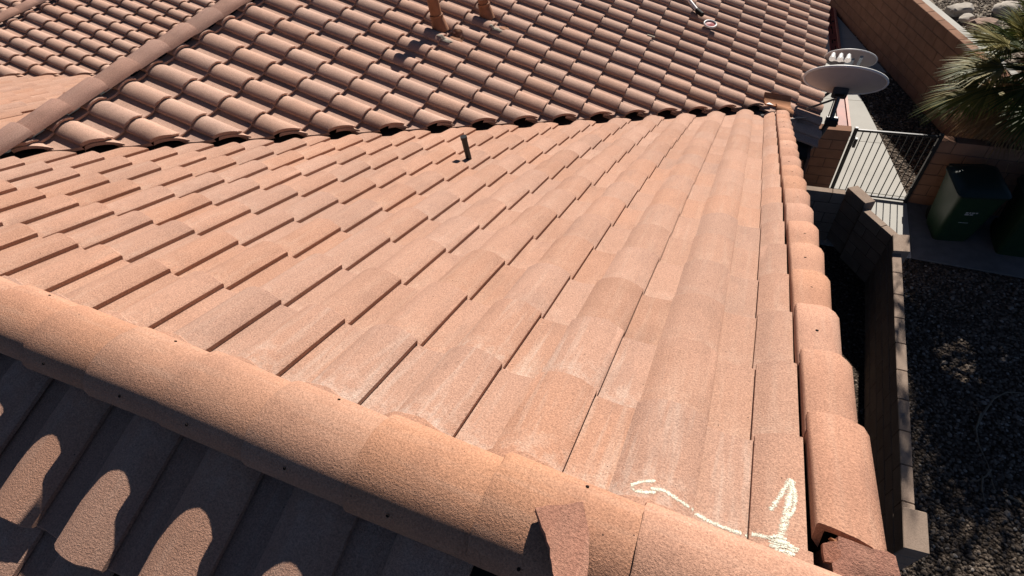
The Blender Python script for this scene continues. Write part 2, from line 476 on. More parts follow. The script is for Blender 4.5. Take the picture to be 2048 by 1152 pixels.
# ridge caps
def cap_bm(seed, hw=0.116, h=0.079, L=0.345, small=0.92, lift=0.018, power=2.7, th=0.014, seg=16, jag=0.004):
    bm = bmesh.new(); top, bot = [], []
    ys = [0.0, 0.006, L * 0.5, L]
    for iy, y in enumerate(ys):
        f = 1 - (1 - small) * y / L; lz = lift * (1 - y / L)
        rt, rb = [], []
        for k in range(seg + 1):
            t = -1 + 2 * k / seg
            a = t * math.pi * 0.5
            x = math.sin(a) * (1 - 0.06 * math.cos(a) ** 2); z = abs(math.cos(a)) ** 0.85
            jy = mnoise.noise(Vector((k * 0.8, seed * 5.1, 1.7))) * jag if iy < 2 else 0
            jz = mnoise.noise(Vector((k * 0.5, iy * 2.2, seed * 7.7))) * 0.0025
            zz = h * z * f + lz + jz - (0.004 if iy == 0 else 0)
            rt.append(bm.verts.new((hw * x * f, y + jy, zz)))
            rb.append(bm.verts.new(((hw - th) * x * f, y + jy, (h - th) * z * f + lz - 0.002)))
        top.append(rt); bot.append(rb)
    n = seg + 1
    for i in range(len(ys) - 1):
        for k in range(n - 1):
            bm.faces.new((top[i][k], top[i][k + 1], top[i + 1][k + 1], top[i + 1][k]))
            bm.faces.new((bot[i][k + 1], bot[i][k], bot[i + 1][k], bot[i + 1][k + 1]))
        bm.faces.new((bot[i][0], top[i][0], top[i + 1][0], bot[i + 1][0]))
        bm.faces.new((top[i][-1], bot[i][-1], bot[i + 1][-1], top[i + 1][-1]))
    for k in range(n - 1):
        bm.faces.new((bot[0][k], bot[0][k + 1], top[0][k + 1], top[0][k]))
        bm.faces.new((top[-1][k], top[-1][k + 1], bot[-1][k + 1], bot[-1][k]))
    return bm

CAPS = [bm_mesh('ridge_cap', cap_bm(i), True, 50) for i in range(4)]
for me in CAPS: me.materials.append(MAT['cap'])
hole_bm = bmesh.new(); bmesh.ops.create_cone(hole_bm, cap_ends=True, segments=8, radius1=0.0036, radius2=0.0036, depth=0.004)
HOLE = bm_mesh('nail_hole', hole_bm); HOLE.materials.append(MAT['hole'])
ZCAP = ZR + 0.004
DXC = 0.297
xs0 = 0.165
for i in range(-7, 6):
    xx = xs0 + i * DXC                                   # wide end lies to the west of each cap
    mw = Matrix.Translation((xx, YR + random.uniform(-.005, .005), ZCAP)) @ Matrix.Rotation(-math.pi / 2 + random.uniform(-.018, .018), 4, 'Z') @ Matrix.Rotation(random.uniform(-.03, .03), 4, 'Y')
    cp = mesh_obj('ridge_cap', CAPS[i % 4], MAT['cap'], house, mw)
    for sx, yy in ((1, .13),) if i % 2 else ((1, .13), (-1, .15)):
        ty = yy + random.uniform(-.03, .03); aa = sx * 1.02; ff = 1 - .08 * ty / .345
        hx = .116 * math.sin(aa) * (1 - .06 * math.cos(aa) ** 2) * ff; hz = .079 * math.cos(aa) ** .85 * ff + .018 * (1 - ty / .345)
        hm = mesh_obj('nail_hole', HOLE, None, cp)
        hm.matrix_basis = Matrix.Translation((hx, ty, hz)) @ Matrix.Rotation(sx * 0.85, 4, 'Y')

# rake tiles down the gable edge
def rake_bm(seed, L=0.34):
    bm = bmesh.new(); top, bot = [], []
    ys = [0.0, 0.006, L * .5, L]
    prof = [(0.0, 0.030), (-0.001, 0.072), (0.003, 0.0775), (0.03, 0.082), (0.07, 0.085), (0.095, 0.082), (0.118, 0.069), (0.134, 0.052), (0.142, 0.02), (0.145, -0.03), (0.145, -0.10)]
    for iy, y in enumerate(ys):
        f = 1 - 0.13 * y / L; lz = 0.014 * (1 - y / L)
        rt, rb = [], []
        for k, (x, z) in enumerate(prof):
            jy = mnoise.noise(Vector((k * .9, seed * 3.1, 4.2))) * 0.008 if iy < 2 else 0
            jx = mnoise.noise(Vector((y * 60, seed * 2.2, 9.1))) * 0.002 if k < 2 else 0
            xx = 0.004 + (x - 0.004) * (f if x > 0.02 else 1)
            rt.append(bm.verts.new((xx + jx, y + jy, z * (f if z > 0 else 1) + lz - (0.004 if iy == 0 else 0))))
            ins = 0.014
            rb.append(bm.verts.new((min(max(xx, ins), 0.145 * f - ins), y + jy, (z - ins) * (f if z > 0 else 1) + lz)))
        top.append(rt); bot.append(rb)
    n = len(prof)
    for i in range(len(ys) - 1):
        for k in range(n - 1):
            bm.faces.new((top[i][k], top[i][k + 1], top[i + 1][k + 1], top[i + 1][k])[::1])
            bm.faces.new((bot[i][k + 1], bot[i][k], bot[i + 1][k], bot[i + 1][k + 1]))
        bm.faces.new((bot[i][0], top[i][0], top[i + 1][0], bot[i + 1][0]))
        bm.faces.new((top[i][-1], bot[i][-1], bot[i + 1][-1], top[i + 1][-1]))
    for k in range(n - 1):
        bm.faces.new((bot[0][k], bot[0][k + 1], top[0][k + 1], top[0][k]))
        bm.faces.new((top[-1][k], top[-1][k + 1], bot[-1][k + 1], bot[-1][k]))
    bmesh.ops.recalc_face_normals(bm, faces=bm.faces[:])
    return bm
RAKES = [bm_mesh('rake_tile', rake_bm(i), True, 50) for i in range(4)]
for me in RAKES: me.materials.append(MAT['cap'])
# local frame of a rake tile: x east, y up the slope, z along the normal (mirrored frame avoided by building it directly)
uR = Vector((1, 0, 0))
DR = 0.295
nr = 0
for j in range(0, 19):
    s = 0.156 + j * DR
    y = s * math.cos(PA)
    if y > 5.35: break
    mw = Matrix((uR, upA, nA)).transposed().to_4x4(); mw.translation = Vector((1.957 + random.uniform(-.003, .003), y, zA(y)))
    if j == 0:
        bm = rake_bm(9, 0.46)
        # snapped off unevenly near the ridge
        for co, no in (((0.05, 0.372, 0), (0.30, 1, 0)), ((0.10, 0.365, 0), (-0.25, 1, 0.1))):
            cut(bm, Vector(co), Vector(no).normalized())
        me = bm_mesh('rake_tile', bm, True, 50)
    else:
        me = RAKES[j % 4]
    o = mesh_obj('rake_tile', me, MAT['cap'], house, mw)
    h1 = mesh_obj('nail_hole', HOLE, None, o); h1.matrix_basis = Matrix.Translation((0.055 + random.uniform(-.01, .01), 0.145 + random.uniform(-.02, .02), 0.0862)) @ Matrix.Scale(1.25, 4, (1, 0, 0))

# gable wall, barge board and walls of the main house
ZG = -5.2
bm = bmesh.new(); box(bm, (-12.3, -4.2, ZG), (1.72, 5.0, -2.3)); mesh_obj('wall', bm_mesh('wall', bm), MAT['stucco'], house)
gw = pyd('gable_wall', [(1.70, -4.2, -2.3), (1.70, 5.0, -2.3), (1.70, YR, ZR - .16), (1.55, -4.2, -2.3), (1.55, 5.0, -2.3), (1.55, YR, ZR - .16)],
         [(0, 1, 2), (5, 4, 3), (0, 3, 4, 1), (1, 4, 5, 2), (2, 5, 3, 0)])
mesh_obj('gable_wall', gw, MAT['stucco'], house)
for sgn, y1, z0, z1 in ((1, 5.40, ZR - .085, zA(5.40) - .085), (-1, -4.5, ZN - .085, ZN - .085 - TN * (4.5 + YR))):
    pts = [(2.0, YR, z0 + .05), (2.03, YR, z0 + .05), (2.03, y1, z1 + .05), (2.0, y1, z1 + .05)]
    v = pts + [(p[0], p[1], p[2] - .24) for p in pts]
    bm = bmesh.new(); vv = [bm.verts.new(p) for p in v]
    for f in [(0, 1, 2, 3), (7, 6, 5, 4), (0, 4, 5, 1), (1, 5, 6, 2), (2, 6, 7, 3), (3, 7, 4, 0)]: bm.faces.new([vv[i] for i in f])
    bmesh.ops.recalc_face_normals(bm, faces=bm.faces[:])
    mesh_obj('barge_board', bm_mesh('barge_board', bm), MAT['wood'], house)

bm = bmesh.new(); box(bm, (1.998, YR - .12, -.14), (2.085, YR + .30, .035)); mesh_obj('ridge_end_void', bm_mesh('ridge_end_void', bm), MAT['felt'], house)  # added block; its black colour paints in the dark void under the rake end
bm = bmesh.new(); box(bm, (1.985, YR + .10, .0), (2.085, YR + .18, .150)); bmesh.ops.subdivide_edges(bm, edges=bm.edges[:], cuts=4, use_grid_fill=True)
for v in bm.verts: v.co += Vector((mnoise.noise(v.co * 40), mnoise.noise(v.co * 40 + Vector((9, 0, 0))), mnoise.noise(v.co * 40 + Vector((0, 9, 0))))) * .008
mesh_obj('mortar_bed', bm_mesh('mortar_bed', bm, True, 60), MAT['broken'], house)

# ------------------------------------------------------------------ cross wings
uB = Vector((0, 1, 0)); upB = Vector((-math.cos(PB), 0, math.sin(PB))); nB = Vector((math.sin(PB), 0, math.cos(PB)))
def slab(name, pts, th, mat, parent):
    bm = bmesh.new(); a = [bm.verts.new(p) for p in pts]; b = [bm.verts.new((p[0], p[1], p[2] - th)) for p in pts]
    n = len(pts); bm.faces.new(a); bm.faces.new(b[::-1])
    for i in range(n): bm.faces.new((a[i], b[i], b[(i + 1) % n], a[(i + 1) % n]))
    bmesh.ops.recalc_face_normals(bm, faces=bm.faces[:])
    return mesh_obj(name, bm_mesh(name, bm), mat, parent)

wing = thing('house_wing', 'cross wing with pinkish barrel tile roof and vents above the valley', 'house wing')
YN = 12.2
zr_b = zB(XRB)
vy = valley_y
wslope = slab('roof_slope', [(XRB, vy(XRB) - .1, zB(XRB) - .075), (2.40, vy(2.40) - .1, zB(2.40) - .075), (2.40, YN, zB(2.40) - .075), (XRB, YN, zB(XRB) - .075)], .05, MAT['felt'], wing)
slab('roof_slope', [(XRB, vy(XRB) - .1, zr_b - .03), (XRB, YN, zr_b - .03), (XRB - 4.0, YN, zr_b - .03 - TB * 4.0), (XRB - 4.0, vy(XRB) + 4.0, zr_b - .03 - TB * 4.0)], .05, MAT['felt'], wing)
for k in range(0, 19):
    xb = XB0 + k * EB * math.cos(PB)
    for n in range(-4, 34):
        y0 = YB0 + (n - 1) * W                       # the free edge of tile n lies at YB0 + n * W
        xc = xb - .15; yc = y0 + .15
        loc = Vector((xb, y0, zB(xb)))
        if not (seen((xc, yc, zB(xc)), 60) or seen((xb, y0, zB(xb)), 60)): continue
        kv = yc - valley_y(xc)
        corner = k >= 17 and y0 > 5.10
        if kv < -0.38 and not corner: continue
        mw = frame(uB, upB, nB, loc)
        cuts = []
        if corner:
            if k == 17 and kv < -.02: cuts.append(((2.125, 0, 0), (-1, 0, 0)))
        elif kv < 0.52: cuts.append(((0, valley_y(0) + 0.125, 0), -VN))
        if xb - LT < XRB + .03: cuts.append(((XRB + .035, 0, 0), (-1, 0, 0)))
        lay(wslope, MAT['tile_wing'], mw, cuts or None)
slab('eave_board', [(2.11, 5.10, zB(2.11) - .08), (2.40, 5.10, zB(2.40) - .08), (2.40, 6.2, zB(2.40) - .08), (2.11, 6.2, zB(2.11) - .08)], .05, MAT['felt'], wing)
# valley flashing
slab('valley_flashing', [(-3.0 + .16, vy(-3.0) - .16, zA(vy(-3.0) - .16) - .06), (2.2 + .16, vy(2.2) - .16, zA(vy(2.2) - .16) - .06), (2.2, vy(2.2), zB(2.2) - .06), (-3.0, vy(-3.0), zB(-3.0) - .06)], .004, MAT['flash'], wing)
slab('valley_flashing', [(-3.0, vy(-3.0), zB(-3.0) - .06), (2.2, vy(2.2), zB(2.2) - .06), (2.2 - .16, vy(2.2) + .16, zB(2.2 - .16) - .06), (-3.0 - .0, vy(-3.0) + .16, zB(-3.0) - .06)], .004, MAT['flash'], wing)
CAPSB = [bm_mesh('ridge_cap', cap_bm(20 + i, hw=0.122, h=0.082, L=0.36, small=0.92, lift=0.013), True, 50) for i in range(4)]
for me in CAPSB: me.materials.append(MAT['cap_wing'])
for i in range(-1, 10):
    yy = 0.955 + i * 0.318
    mw = Matrix.Translation((XRB + random.uniform(-.006, .006), yy, zr_b + 0.012)) @ Matrix.Rotation(math.pi + random.uniform(-.02, .02), 4, 'Z')
    cp = mesh_obj('ridge_cap', CAPSB[i % 4], None, wing, mw)
    hm = mesh_obj('nail_hole', HOLE, None, cp); hm.matrix_basis = Matrix.Translation((-0.105, .15, 0.036)) @ Matrix.Rotation(-0.95, 4, 'Y') @ Matrix.Scale(1.3, 4)
bm = bmesh.new(); box(bm, (-7.0 + .4, 3.0, ZG), (2.02, YN - .3, -2.62)); mesh_obj('wall', bm_mesh('wall', bm), MAT['stucco'], wing)
bm = bmesh.new(); box(bm, (2.405, 5.10, zB(2.40) - .29), (2.435, YN, zB(2.40) - .085)); mesh_obj('fascia', bm_mesh('fascia', bm), MAT['wood'], wing)

wing2 = thing('house_wing', 'farther cross wing with small barrel tiles in the top left corner', 'house wing')
def zB2(x): return zA(KB2 + x)                       # meets the foreground slope along y = KB2 + x
XR2 = -9.25
w2slope = slab('roof_slope', [(XR2, KB2 + XR2 - .1, zB2(XR2) - .075), (-5.2, KB2 - 5.2 - .1, zB2(-5.2) - .075), (-5.2, 9.5, zB2(-5.2) - .075), (XR2, 9.5, zB2(XR2) - .075)], .05, MAT['felt'], wing2)
slab('roof_slope', [(XR2, KB2 + XR2 - .1, zB2(XR2) - .03), (XR2, 9.5, zB2(XR2) - .03), (XR2 - 3, 9.5, zB2(XR2) - .03 - TA * 3), (XR2 - 3, KB2 + XR2 + 3, zB2(XR2) - .03 - TA * 3)], .05, MAT['felt'], wing2)
for k in range(0, 15):
    xb = XR2 + .12 + k * EB * math.cos(PB)
    for n in range(-2, 30):
        y0 = 2.05 + n * W; xc = xb - .15; yc = y0 + .15
        if not seen((xc, yc, zB2(xc)), 40): continue
        if not above_wing_ridge((xc, yc, zB2(xc) + .1)): continue
        kv = yc - (KB2 + xc)
        if kv < -0.36: continue
        mw = frame(uB, Vector((-math.cos(PA), 0, math.sin(PA))), Vector((math.sin(PA), 0, math.cos(PA))), Vector((xb, y0, zB2(xb))))
        cuts = []
        if kv < 0.5: cuts.append(((0, KB2 + .06, 0), -VN))
        if xb - LT < XR2 + .03: cuts.append(((XR2 + .035, 0, 0), (-1, 0, 0)))
        lay(w2slope, MAT['tile_wing'], mw, cuts or None)
for i in range(0, 9):
    mw = Matrix.Translation((XR2, 2.6 + i * .318, zB2(XR2) + .012)) @ Matrix.Rotation(math.pi, 4, 'Z')
    mesh_obj('ridge_cap', CAPSB[(i + 1) % 4], None, wing2, mw)
bm = bmesh.new(); box(bm, (-13, 5.3, ZG), (-5.6, 9.3, -2.75)); mesh_obj('wall', bm_mesh('wall', bm), MAT['stucco'], wing2)

# the roof behind the farther wing
wing3 = thing('house_wing', 'outermost tile slope behind the far ridge in the top left corner', 'house wing')
ZW3 = zB2(XR2) - .35; XW3 = XR2 - 2.6
w3slope = slab('roof_slope', [(XW3 - 1.4, 2.5, ZW3 + TA * 1.4 - .075), (XW3 + 1.2, 2.5, ZW3 - TA * 1.2 - .075), (XW3 + 1.2, 9.0, ZW3 - TA * 1.2 - .075), (XW3 - 1.4, 9.0, ZW3 + TA * 1.4 - .075)], .05, MAT['felt'], wing3)
for k in range(-4, 4):
    xb = XW3 + k * EB * math.cos(PB)
    for n in range(0, 20):
        y0 = 2.6 + n * W
        zz = ZW3 - TA * (xb - XW3)
        q = project((xb - .1, y0 + .15, zz))
        if q is None or q[0] > 130 or q[0] < -40 or q[1] < -40 or q[1] > 70: continue
        mw = frame(uB, Vector((-math.cos(PA), 0, math.sin(PA))), Vector((math.sin(PA), 0, math.cos(PA))), Vector((xb, y0, zz)))
        lay(w3slope, MAT['tile_wing'], mw)
bm = bmesh.new(); box(bm, (XW3 - 1.3, 3.0, ZG), (XW3 + 1.0, 8.8, ZW3 - TA * 1.2 - .2)); mesh_obj('wall', bm_mesh('wall', bm), MAT['stucco'], wing3)

# ------------------------------------------------------------------ yard: ground, path, walls
def struct(o): o['kind'] = 'structure'; return o
def flat(name, pts, z, mat, th=None):
    if th is None:
        return struct(mesh_obj(name, pyd(name, [(x, y, z) for x, y in pts], [tuple(range(len(pts)))]), mat))
    bm = bmesh.new(); a = [bm.verts.new((x, y, z)) for x, y in pts]; b = [bm.verts.new((x, y, z - th)) for x, y in pts]
    n = len(pts); bm.faces.new(a); bm.faces.new(b[::-1])
    for i in range(n): bm.faces.new((a[i], b[i], b[(i + 1) % n], a[(i + 1) % n]))
    bmesh.ops.recalc_face_normals(bm, faces=bm.faces[:])
    return struct(mesh_obj(name, bm_mesh(name, bm), mat))
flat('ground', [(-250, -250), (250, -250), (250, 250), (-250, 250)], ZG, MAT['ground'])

# boundary wall line (block wall running obliquely beside the path)
WA = Vector((2.62, 17.2)); WB = Vector((5.62, 8.82)); WD = (WB - WA).normalized(); WNr = Vector((WD.y, -WD.x))   # WNr points to the house
if WNr.x > 0: WNr = -WNr
WTOP = -3.78
edge = [(2.72, 16.6), (4.26, 12.25), (3.60, 12.15), (3.75, 11.24), (4.02, 10.1), (4.28, 8.86), (4.46, 7.95), (4.52, 7.75)]
joints = [16.6, 13.80, 11.0, 9.52, 7.98]
def edge_x(y):
    for (xa, ya), (xb, yb) in zip(edge, edge[1:]):
        if yb <= y <= ya: return xa + (xb - xa) * (ya - y) / (ya - yb)
    return edge[-1][0] if y < edge[-1][1] else edge[0][0]
path = bpy.data.objects.new('path', None); COL.objects.link(path); path['kind'] = 'structure'
for ya, yb in zip(joints, joints[1:]):
    ys = [ya - .006] + [p[1] for p in edge if yb + .05 < p[1] < ya - .05] + [yb + .006]
    pts = [(2.03, ya - .006)] + [(edge_x(v), v) for v in ys] + [(2.03, yb + .006)]
    slab('paving_slab', [(x, y, ZG + .03) for x, y in pts], .12, MAT['concrete'], path)
MAT['concrete_shaded'] = simple('shaded_concrete', (0.17, 0.165, 0.16), 0.9, 0.15, var=0.2, scale=5)  # darker concrete tone paints in the shade around the bins
slab('paving_slab', [(x, y, ZG + .03) for x, y in [(4.44, 7.968), (5.95, 7.968), (5.95, 6.46), (4.44, 6.52)]], .12, MAT['concrete_shaded'], path)
slab('paving_slab', [(x, y, ZG + .03) for x, y in [(2.03, 7.968), (4.432, 7.968), (4.432, 6.52), (2.03, 6.52)]], .12, MAT['concrete'], path)

# upper yard behind the boundary wall
up = [(WA - WNr * .30), (WB - WNr * .30), Vector((14, 6.0)), Vector((14, 20)), Vector((4, 24))]
flat('terrain', [tuple(p) for p in up], -3.93, MAT['upper'], 1.4)
cb = [WA - WNr * .17, WB - WNr * .17, WB - WNr * .295, WA - WNr * .295]
flat('kerb', [tuple(p) for p in cb], -3.86, MAT['concrete'], 1.4)

def block_mesh(l, h, t, seed=0):
    bm = bmesh.new(); box(bm, (0, 0, 0), (l, t, h))
    bmesh.ops.bevel(bm, geom=bm.edges[:], offset=0.006, segments=1, affect='EDGES')
    return bm_mesh('block', bm)

def block_wall(name, label, a, b, z0, z1, t, mat, bl=0.40, bh=0.19, group=None, side=1):
    """wall from a to b; core of mortar, one mesh for each block"""
    a = Vector(a); b = Vector(b); L = (b - a).length; d = (b - a) / L; n = Vector((-d.y, d.x)) * side
    w = thing(name, label, 'wall', (a.x, a.y, z0), group)
    ang = math.atan2(d.y, d.x)
    rot = Matrix.Rotation(ang, 4, 'Z')
    bm = bmesh.new(); box(bm, (0.002, -t / 2 + .006, 0), (L - .002, t / 2 - .006, z1 - z0 - .004))
    core = mesh_obj('mortar_core', bm_mesh('mortar_core', bm), MAT['joint'], w); core.matrix_basis = rot
    rows = max(1, round((z1 - z0) / bh)); rh = (z1 - z0) / rows
    cache = {}
    for r in range(rows):
        x = 0.0; first = True
        while x < L - 0.02:
            l = bl * (0.5 if (first and r % 2) else 1.0); first = False
            l = min(l, L - x)
            if L - x - l < 0.08: l = L - x
            key = round(l, 4)
            if key not in cache:
                me = block_mesh(l - .008, rh - .008, t); me.materials.append(mat); cache[key] = me
            o = mesh_obj('block', cache[key], None, w)
            o.matrix_basis = rot @ Matrix.Translation((x + .004, -t / 2 + random.uniform(-.0015, .0015), r * rh + .008))
            x += l
    return w
block_wall('boundary_wall', 'long brown block wall in shade running beside the pale path', WA, WB, ZG, WTOP, .15, MAT['blockwarm'])
block_wall('gate_wall', 'short brown wall between the house and the black iron gate', (2.03, 7.93), (3.25, 7.93), ZG, -3.95, .16, MAT['blockwarm'])
block_wall('bin_wall', 'shaded brown block wall behind the green bins', (4.43, 7.93), (6.6, 7.80), ZG, -3.98, .16, MAT['blockwarm'])
ZL = -4.2
def K(x, y): # plan points read at z = -4.0, carried down to the wall top
    f = (CAM.z - ZL) / (CAM.z + 4.0)
    return Vector((CAM.x + f * (x - CAM.x), CAM.y + f * (y - CAM.y)))
w0, w1 = K(3.78, 5.30), K(3.745, 1.90)
block_wall('low_wall', 'low block wall running beside the dark gravel yard', w0, w1, ZG, ZL - .02, .105, MAT['block'], bl=.382)
d0, d1 = K(3.44, 6.07), K(3.80, 5.585)
block_wall('low_wall', 'oblique low block wall just below the iron gate', d0, d1, ZG, ZL - .02, .105, MAT['block'], bl=.382)
a0, a1 = K(2.30, 6.385), K(3.20, 6.39)
block_wall('low_wall', 'low block wall between the tile roof edge and the oblique wall', a0, a1, ZG, ZL - .02, .11, MAT['block'], bl=.382)

def pier(label, pts, ztop, h=None):
    """block pier with its cap block; pts = corners in plan"""
    c = sum((Vector(p) for p in pts), Vector((0, 0))) / len(pts)
    t = thing('wall_pier', label, 'pier', (c.x, c.y, ZG))
    rows = 5; hh = (ztop - ZG) / rows
    for r in range(rows):
        bm = bmesh.new()
        g = .004
        a = [bm.verts.new((p[0] - c.x, p[1] - c.y, r * hh + g)) for p in pts]
        b = [bm.verts.new((p[0] - c.x, p[1] - c.y, (r + 1) * hh - g)) for p in pts]
        n = len(pts); bm.faces.new(a[::-1]); bm.faces.new(b)
        for i in range(n): bm.faces.new((a[i], a[(i + 1) % n], b[(i + 1) % n], b[i]))
        bmesh.ops.recalc_face_normals(bm, faces=bm.faces[:])
        bmesh.ops.bevel(bm, geom=bm.edges[:], offset=.006, segments=1, affect='EDGES')
        mesh_obj('cap_block' if r == rows - 1 else 'block', bm_mesh('block', bm), MAT['block'], t)
    bm = bmesh.new()
    k = .93
    a = [bm.verts.new(((p[0] - c.x) * k, (p[1] - c.y) * k, 0)) for p in pts]; b = [bm.verts.new(((p[0] - c.x) * k, (p[1] - c.y) * k, ztop - ZG - .03)) for p in pts]
    n = len(pts); bm.faces.new(a[::-1]); bm.faces.new(b)
    for i in range(n): bm.faces.new((a[i], a[(i + 1) % n], b[(i + 1) % n], b[i]))
    bmesh.ops.recalc_face_normals(bm, faces=bm.faces[:])
    mesh_obj('mortar_core', bm_mesh('mortar_core', bm), MAT['joint'], t)
    return t
pier('block pier with square cap nearest the camera, at the low wall end', [K(3.68, 1.915), K(3.87, 1.925), K(3.865, 1.56), K(3.675, 1.545)], ZL + .03)
pier('block pier where the low wall turns, close to the green bins', [K(3.735, 5.585), K(3.92, 5.615), K(3.91, 5.29), K(3.73, 5.265)], ZL + .03)
pier('block pier set askew in front of the iron gate', [K(3.20, 6.42), K(3.33, 6.50), K(3.55, 6.19), K(3.42, 6.11)], ZL + .05)

# ------------------------------------------------------------------ iron gate
GX0, GX1, GY, GZ0, GZ1 = 3.30, 4.40, 7.85, ZG + .05, -3.90
gate = thing('iron_gate', 'black iron bar gate across the pale path', 'gate', (GX0, GY, ZG))
def gbox(name, lo, hi, mat='iron', bev=.003):
    bm = bmesh.new(); box(bm, Vector(lo) - Vector((GX0, GY, ZG)), Vector(hi) - Vector((GX0, GY, ZG)))
    bmesh.ops.bevel(bm, geom=bm.edges[:], offset=bev, segments=1, affect='EDGES')
    return mesh_obj(name, bm_mesh(name, bm), MAT[mat], gate)
gbox('post', (GX0 - .03, GY - .025, ZG), (GX0 + .02, GY + .025, GZ1 + .03)); gbox('post', (GX1 - .02, GY - .03, ZG), (GX1 + .03, GY + .03, GZ1 + .03))
gbox('rail', (GX0 + .02, GY - .016, GZ1 - .035), (GX1 - .02, GY + .016, GZ1)); gbox('rail', (GX0 + .02, GY - .016, GZ0), (GX1 - .02, GY + .016, GZ0 + .035))
nb = 11
for i in range(1, nb):
    x = GX0 + (GX1 - GX0) * i / nb
    gbox('bar', (x - .007, GY - .007, GZ0 + .03), (x + .007, GY + .007, GZ1 - .03), bev=.002)
gbox('latch', (GX0 + .03, GY - .03, -4.22), (GX0 + .07, GY + .03, -4.06)); gbox('hinge', (GX1 - .035, GY - .035, -4.15), (GX1 + .01, GY - .02, -4.05)); gbox('hinge', (GX1 - .035, GY - .035, -4.95), (GX1 + .01, GY - .02, -4.85))

# ------------------------------------------------------------------ wheeled bins
def wheeled_bin(label, x, y, rz):
    b = thing('wheeled_bin', label, 'bin', (x, y, ZG + .032), 'bins along the block wall')
    b.rotation_euler.z = rz
    bm = bmesh.new()
    lv = [(0.0, .22, .24), (.10, .235, .26), (.80, .285, .33), (.93, .295, .345)]
    rings = []
    for z, hx, hy in lv:
        r = []
        for cx, cy in ((-1, -1), (1, -1), (1, 1), (-1, 1)):
            for k in range(4):
                a = math.atan2(cy, cx) - math.pi / 4 + k * math.pi / 6
                r.append(bm.verts.new((cx * (hx - .06) + .06 * math.cos(a), cy * (hy - .06) + .06 * math.sin(a), z)))
        rings.append(r)
    n = len(rings[0])
    for i in range(len(rings) - 1):
        for k in range(n): bm.faces.new((rings[i][k], rings[i][(k + 1) % n], rings[i + 1][(k + 1) % n], rings[i + 1][k]))
    bm.faces.new(rings[0][::-1]); bm.faces.new(rings[-1])
    mesh_obj('body', bm_mesh('body', bm, True, 40), MAT['bin'], b)
    bm = bmesh.new(); rr = []
    for z, hx, hy, oy in ((.925, .315, .365, 0), (.955, .32, .37, 0), (1.00, .29, .33, .01), (1.035, .19, .22, .02)):
        r = []
        for cx, cy in ((-1, -1), (1, -1), (1, 1), (-1, 1)):
            for k in range(4):
                a = math.atan2(cy, cx) - math.pi / 4 + k * math.pi / 6
                r.append(bm.verts.new((cx * (hx - .07) + .07 * math.cos(a), cy * (hy - .07) + .07 * math.sin(a) + oy, z)))
        rr.append(r)
    for i in range(3):
        for k in range(n): bm.faces.new((rr[i][k], rr[i][(k + 1) % n], rr[i + 1][(k + 1) % n], rr[i + 1][k]))
    bm.faces.new(rr[0][::-1]); bm.faces.new(rr[-1])
    mesh_obj('lid', bm_mesh('lid', bm, True, 40), MAT['binlid'], b)
    bm = bmesh.new(); tube(bm, [(-.24, .33, .90), (-.24, .43, .93), (.24, .43, .93), (.24, .33, .90)], .016, 8)
    mesh_obj('handle', bm_mesh('handle', bm, True, 40), MAT['bin'], b)
    for sx in (-1, 1):
        bm = bmesh.new(); tube(bm, [(sx * .15, .27, .12), (sx * .205, .27, .12)], .12, 18)
        mesh_obj('wheel', bm_mesh('wheel', bm, True, 40), MAT['rubber'], b)
    # pale stamped lettering, too small to read: short strokes
    bm = bmesh.new()
    for row, (zz, ws) in enumerate(((.62, (.03, .02, .035, .025)), (.585, (.05, .04)), (.42, (.12,)))):
        x0 = -.08
        for w in ws:
            yb = -(.24 + (zz - 0) * .105) - .012
            box(bm, (x0, yb, zz), (x0 + w, yb + .003, zz + (.022 if row < 2 else .008))); x0 += w + .012
    lt = mesh_obj('lettering', bm_mesh('lettering', bm), MAT['print'], b)
    return b
wheeled_bin('dark green wheeled bin nearest the iron gate', 4.92, 7.26, math.radians(8))
wheeled_bin('dark green wheeled bin at the right picture edge', 5.72, 7.12, math.radians(2))

# ------------------------------------------------------------------ long red channel on the path
rb = thing('red_beam', 'long rust-red metal channel lying along the pale path', 'beam', (3.5, 9.2, ZG + .03))
ra, rbv = Vector((3.50, 9.75, 0)), Vector((3.06, 16.2, 0)); rd = (rbv - ra).normalized(); rn = Vector((rd.y, -rd.x, 0))
def rpart(name, o0, o1, z0, z1, s0, s1, mat):
    L = (rbv - ra).length
    p = []
    for s, o in ((s0, o0), (s1, o0), (s1, o1), (s0, o1)): p.append(ra + rd * (L * s) + rn * o)
    bm = bmesh.new(); off = Vector((3.5, 9.2, ZG + .03))
    lo = [bm.verts.new(Vector((q.x, q.y, ZG + .03 + z0)) - off) for q in p]; hi = [bm.verts.new(Vector((q.x, q.y, ZG + .03 + z1)) - off) for q in p]
    bm.faces.new(lo[::-1]); bm.faces.new(hi)
    for i in range(4): bm.faces.new((lo[i], lo[(i + 1) % 4], hi[(i + 1) % 4], hi[i]))
    bmesh.ops.recalc_face_normals(bm, faces=bm.faces[:])
    return mesh_obj(name, bm_mesh(name, bm), MAT[mat], rb)
rpart('web', -.10, .055, .0, .02, 0, 1, 'red'); rpart('flange', .056, .10, .0, .06, 0, 1, 'redlight'); rpart('flange', -.115, -.101, .0, .035, 0, 1, 'red')
for s, o, l, w in ((.50, -.03, .012, .05), (.53, .0, .03, .02), (.58, -.05, .03, .025), (.60, .0, .012, .05), (.66, -.03, .05, .02), (.70, -.04, .025, .03), (.75, -.04, .06, .02), (.76, .01, .01, .05), (.82, -.04, .01, .04), (.90, -.02, .02, .05), (.97, -.04, .01, .06), (.43, -.04, .03, .02), (.25, -.02, .004, .02)):
    rpart('slot', o - w / 2, o + w / 2, .0205, .0225, s, s + l, 'hole')

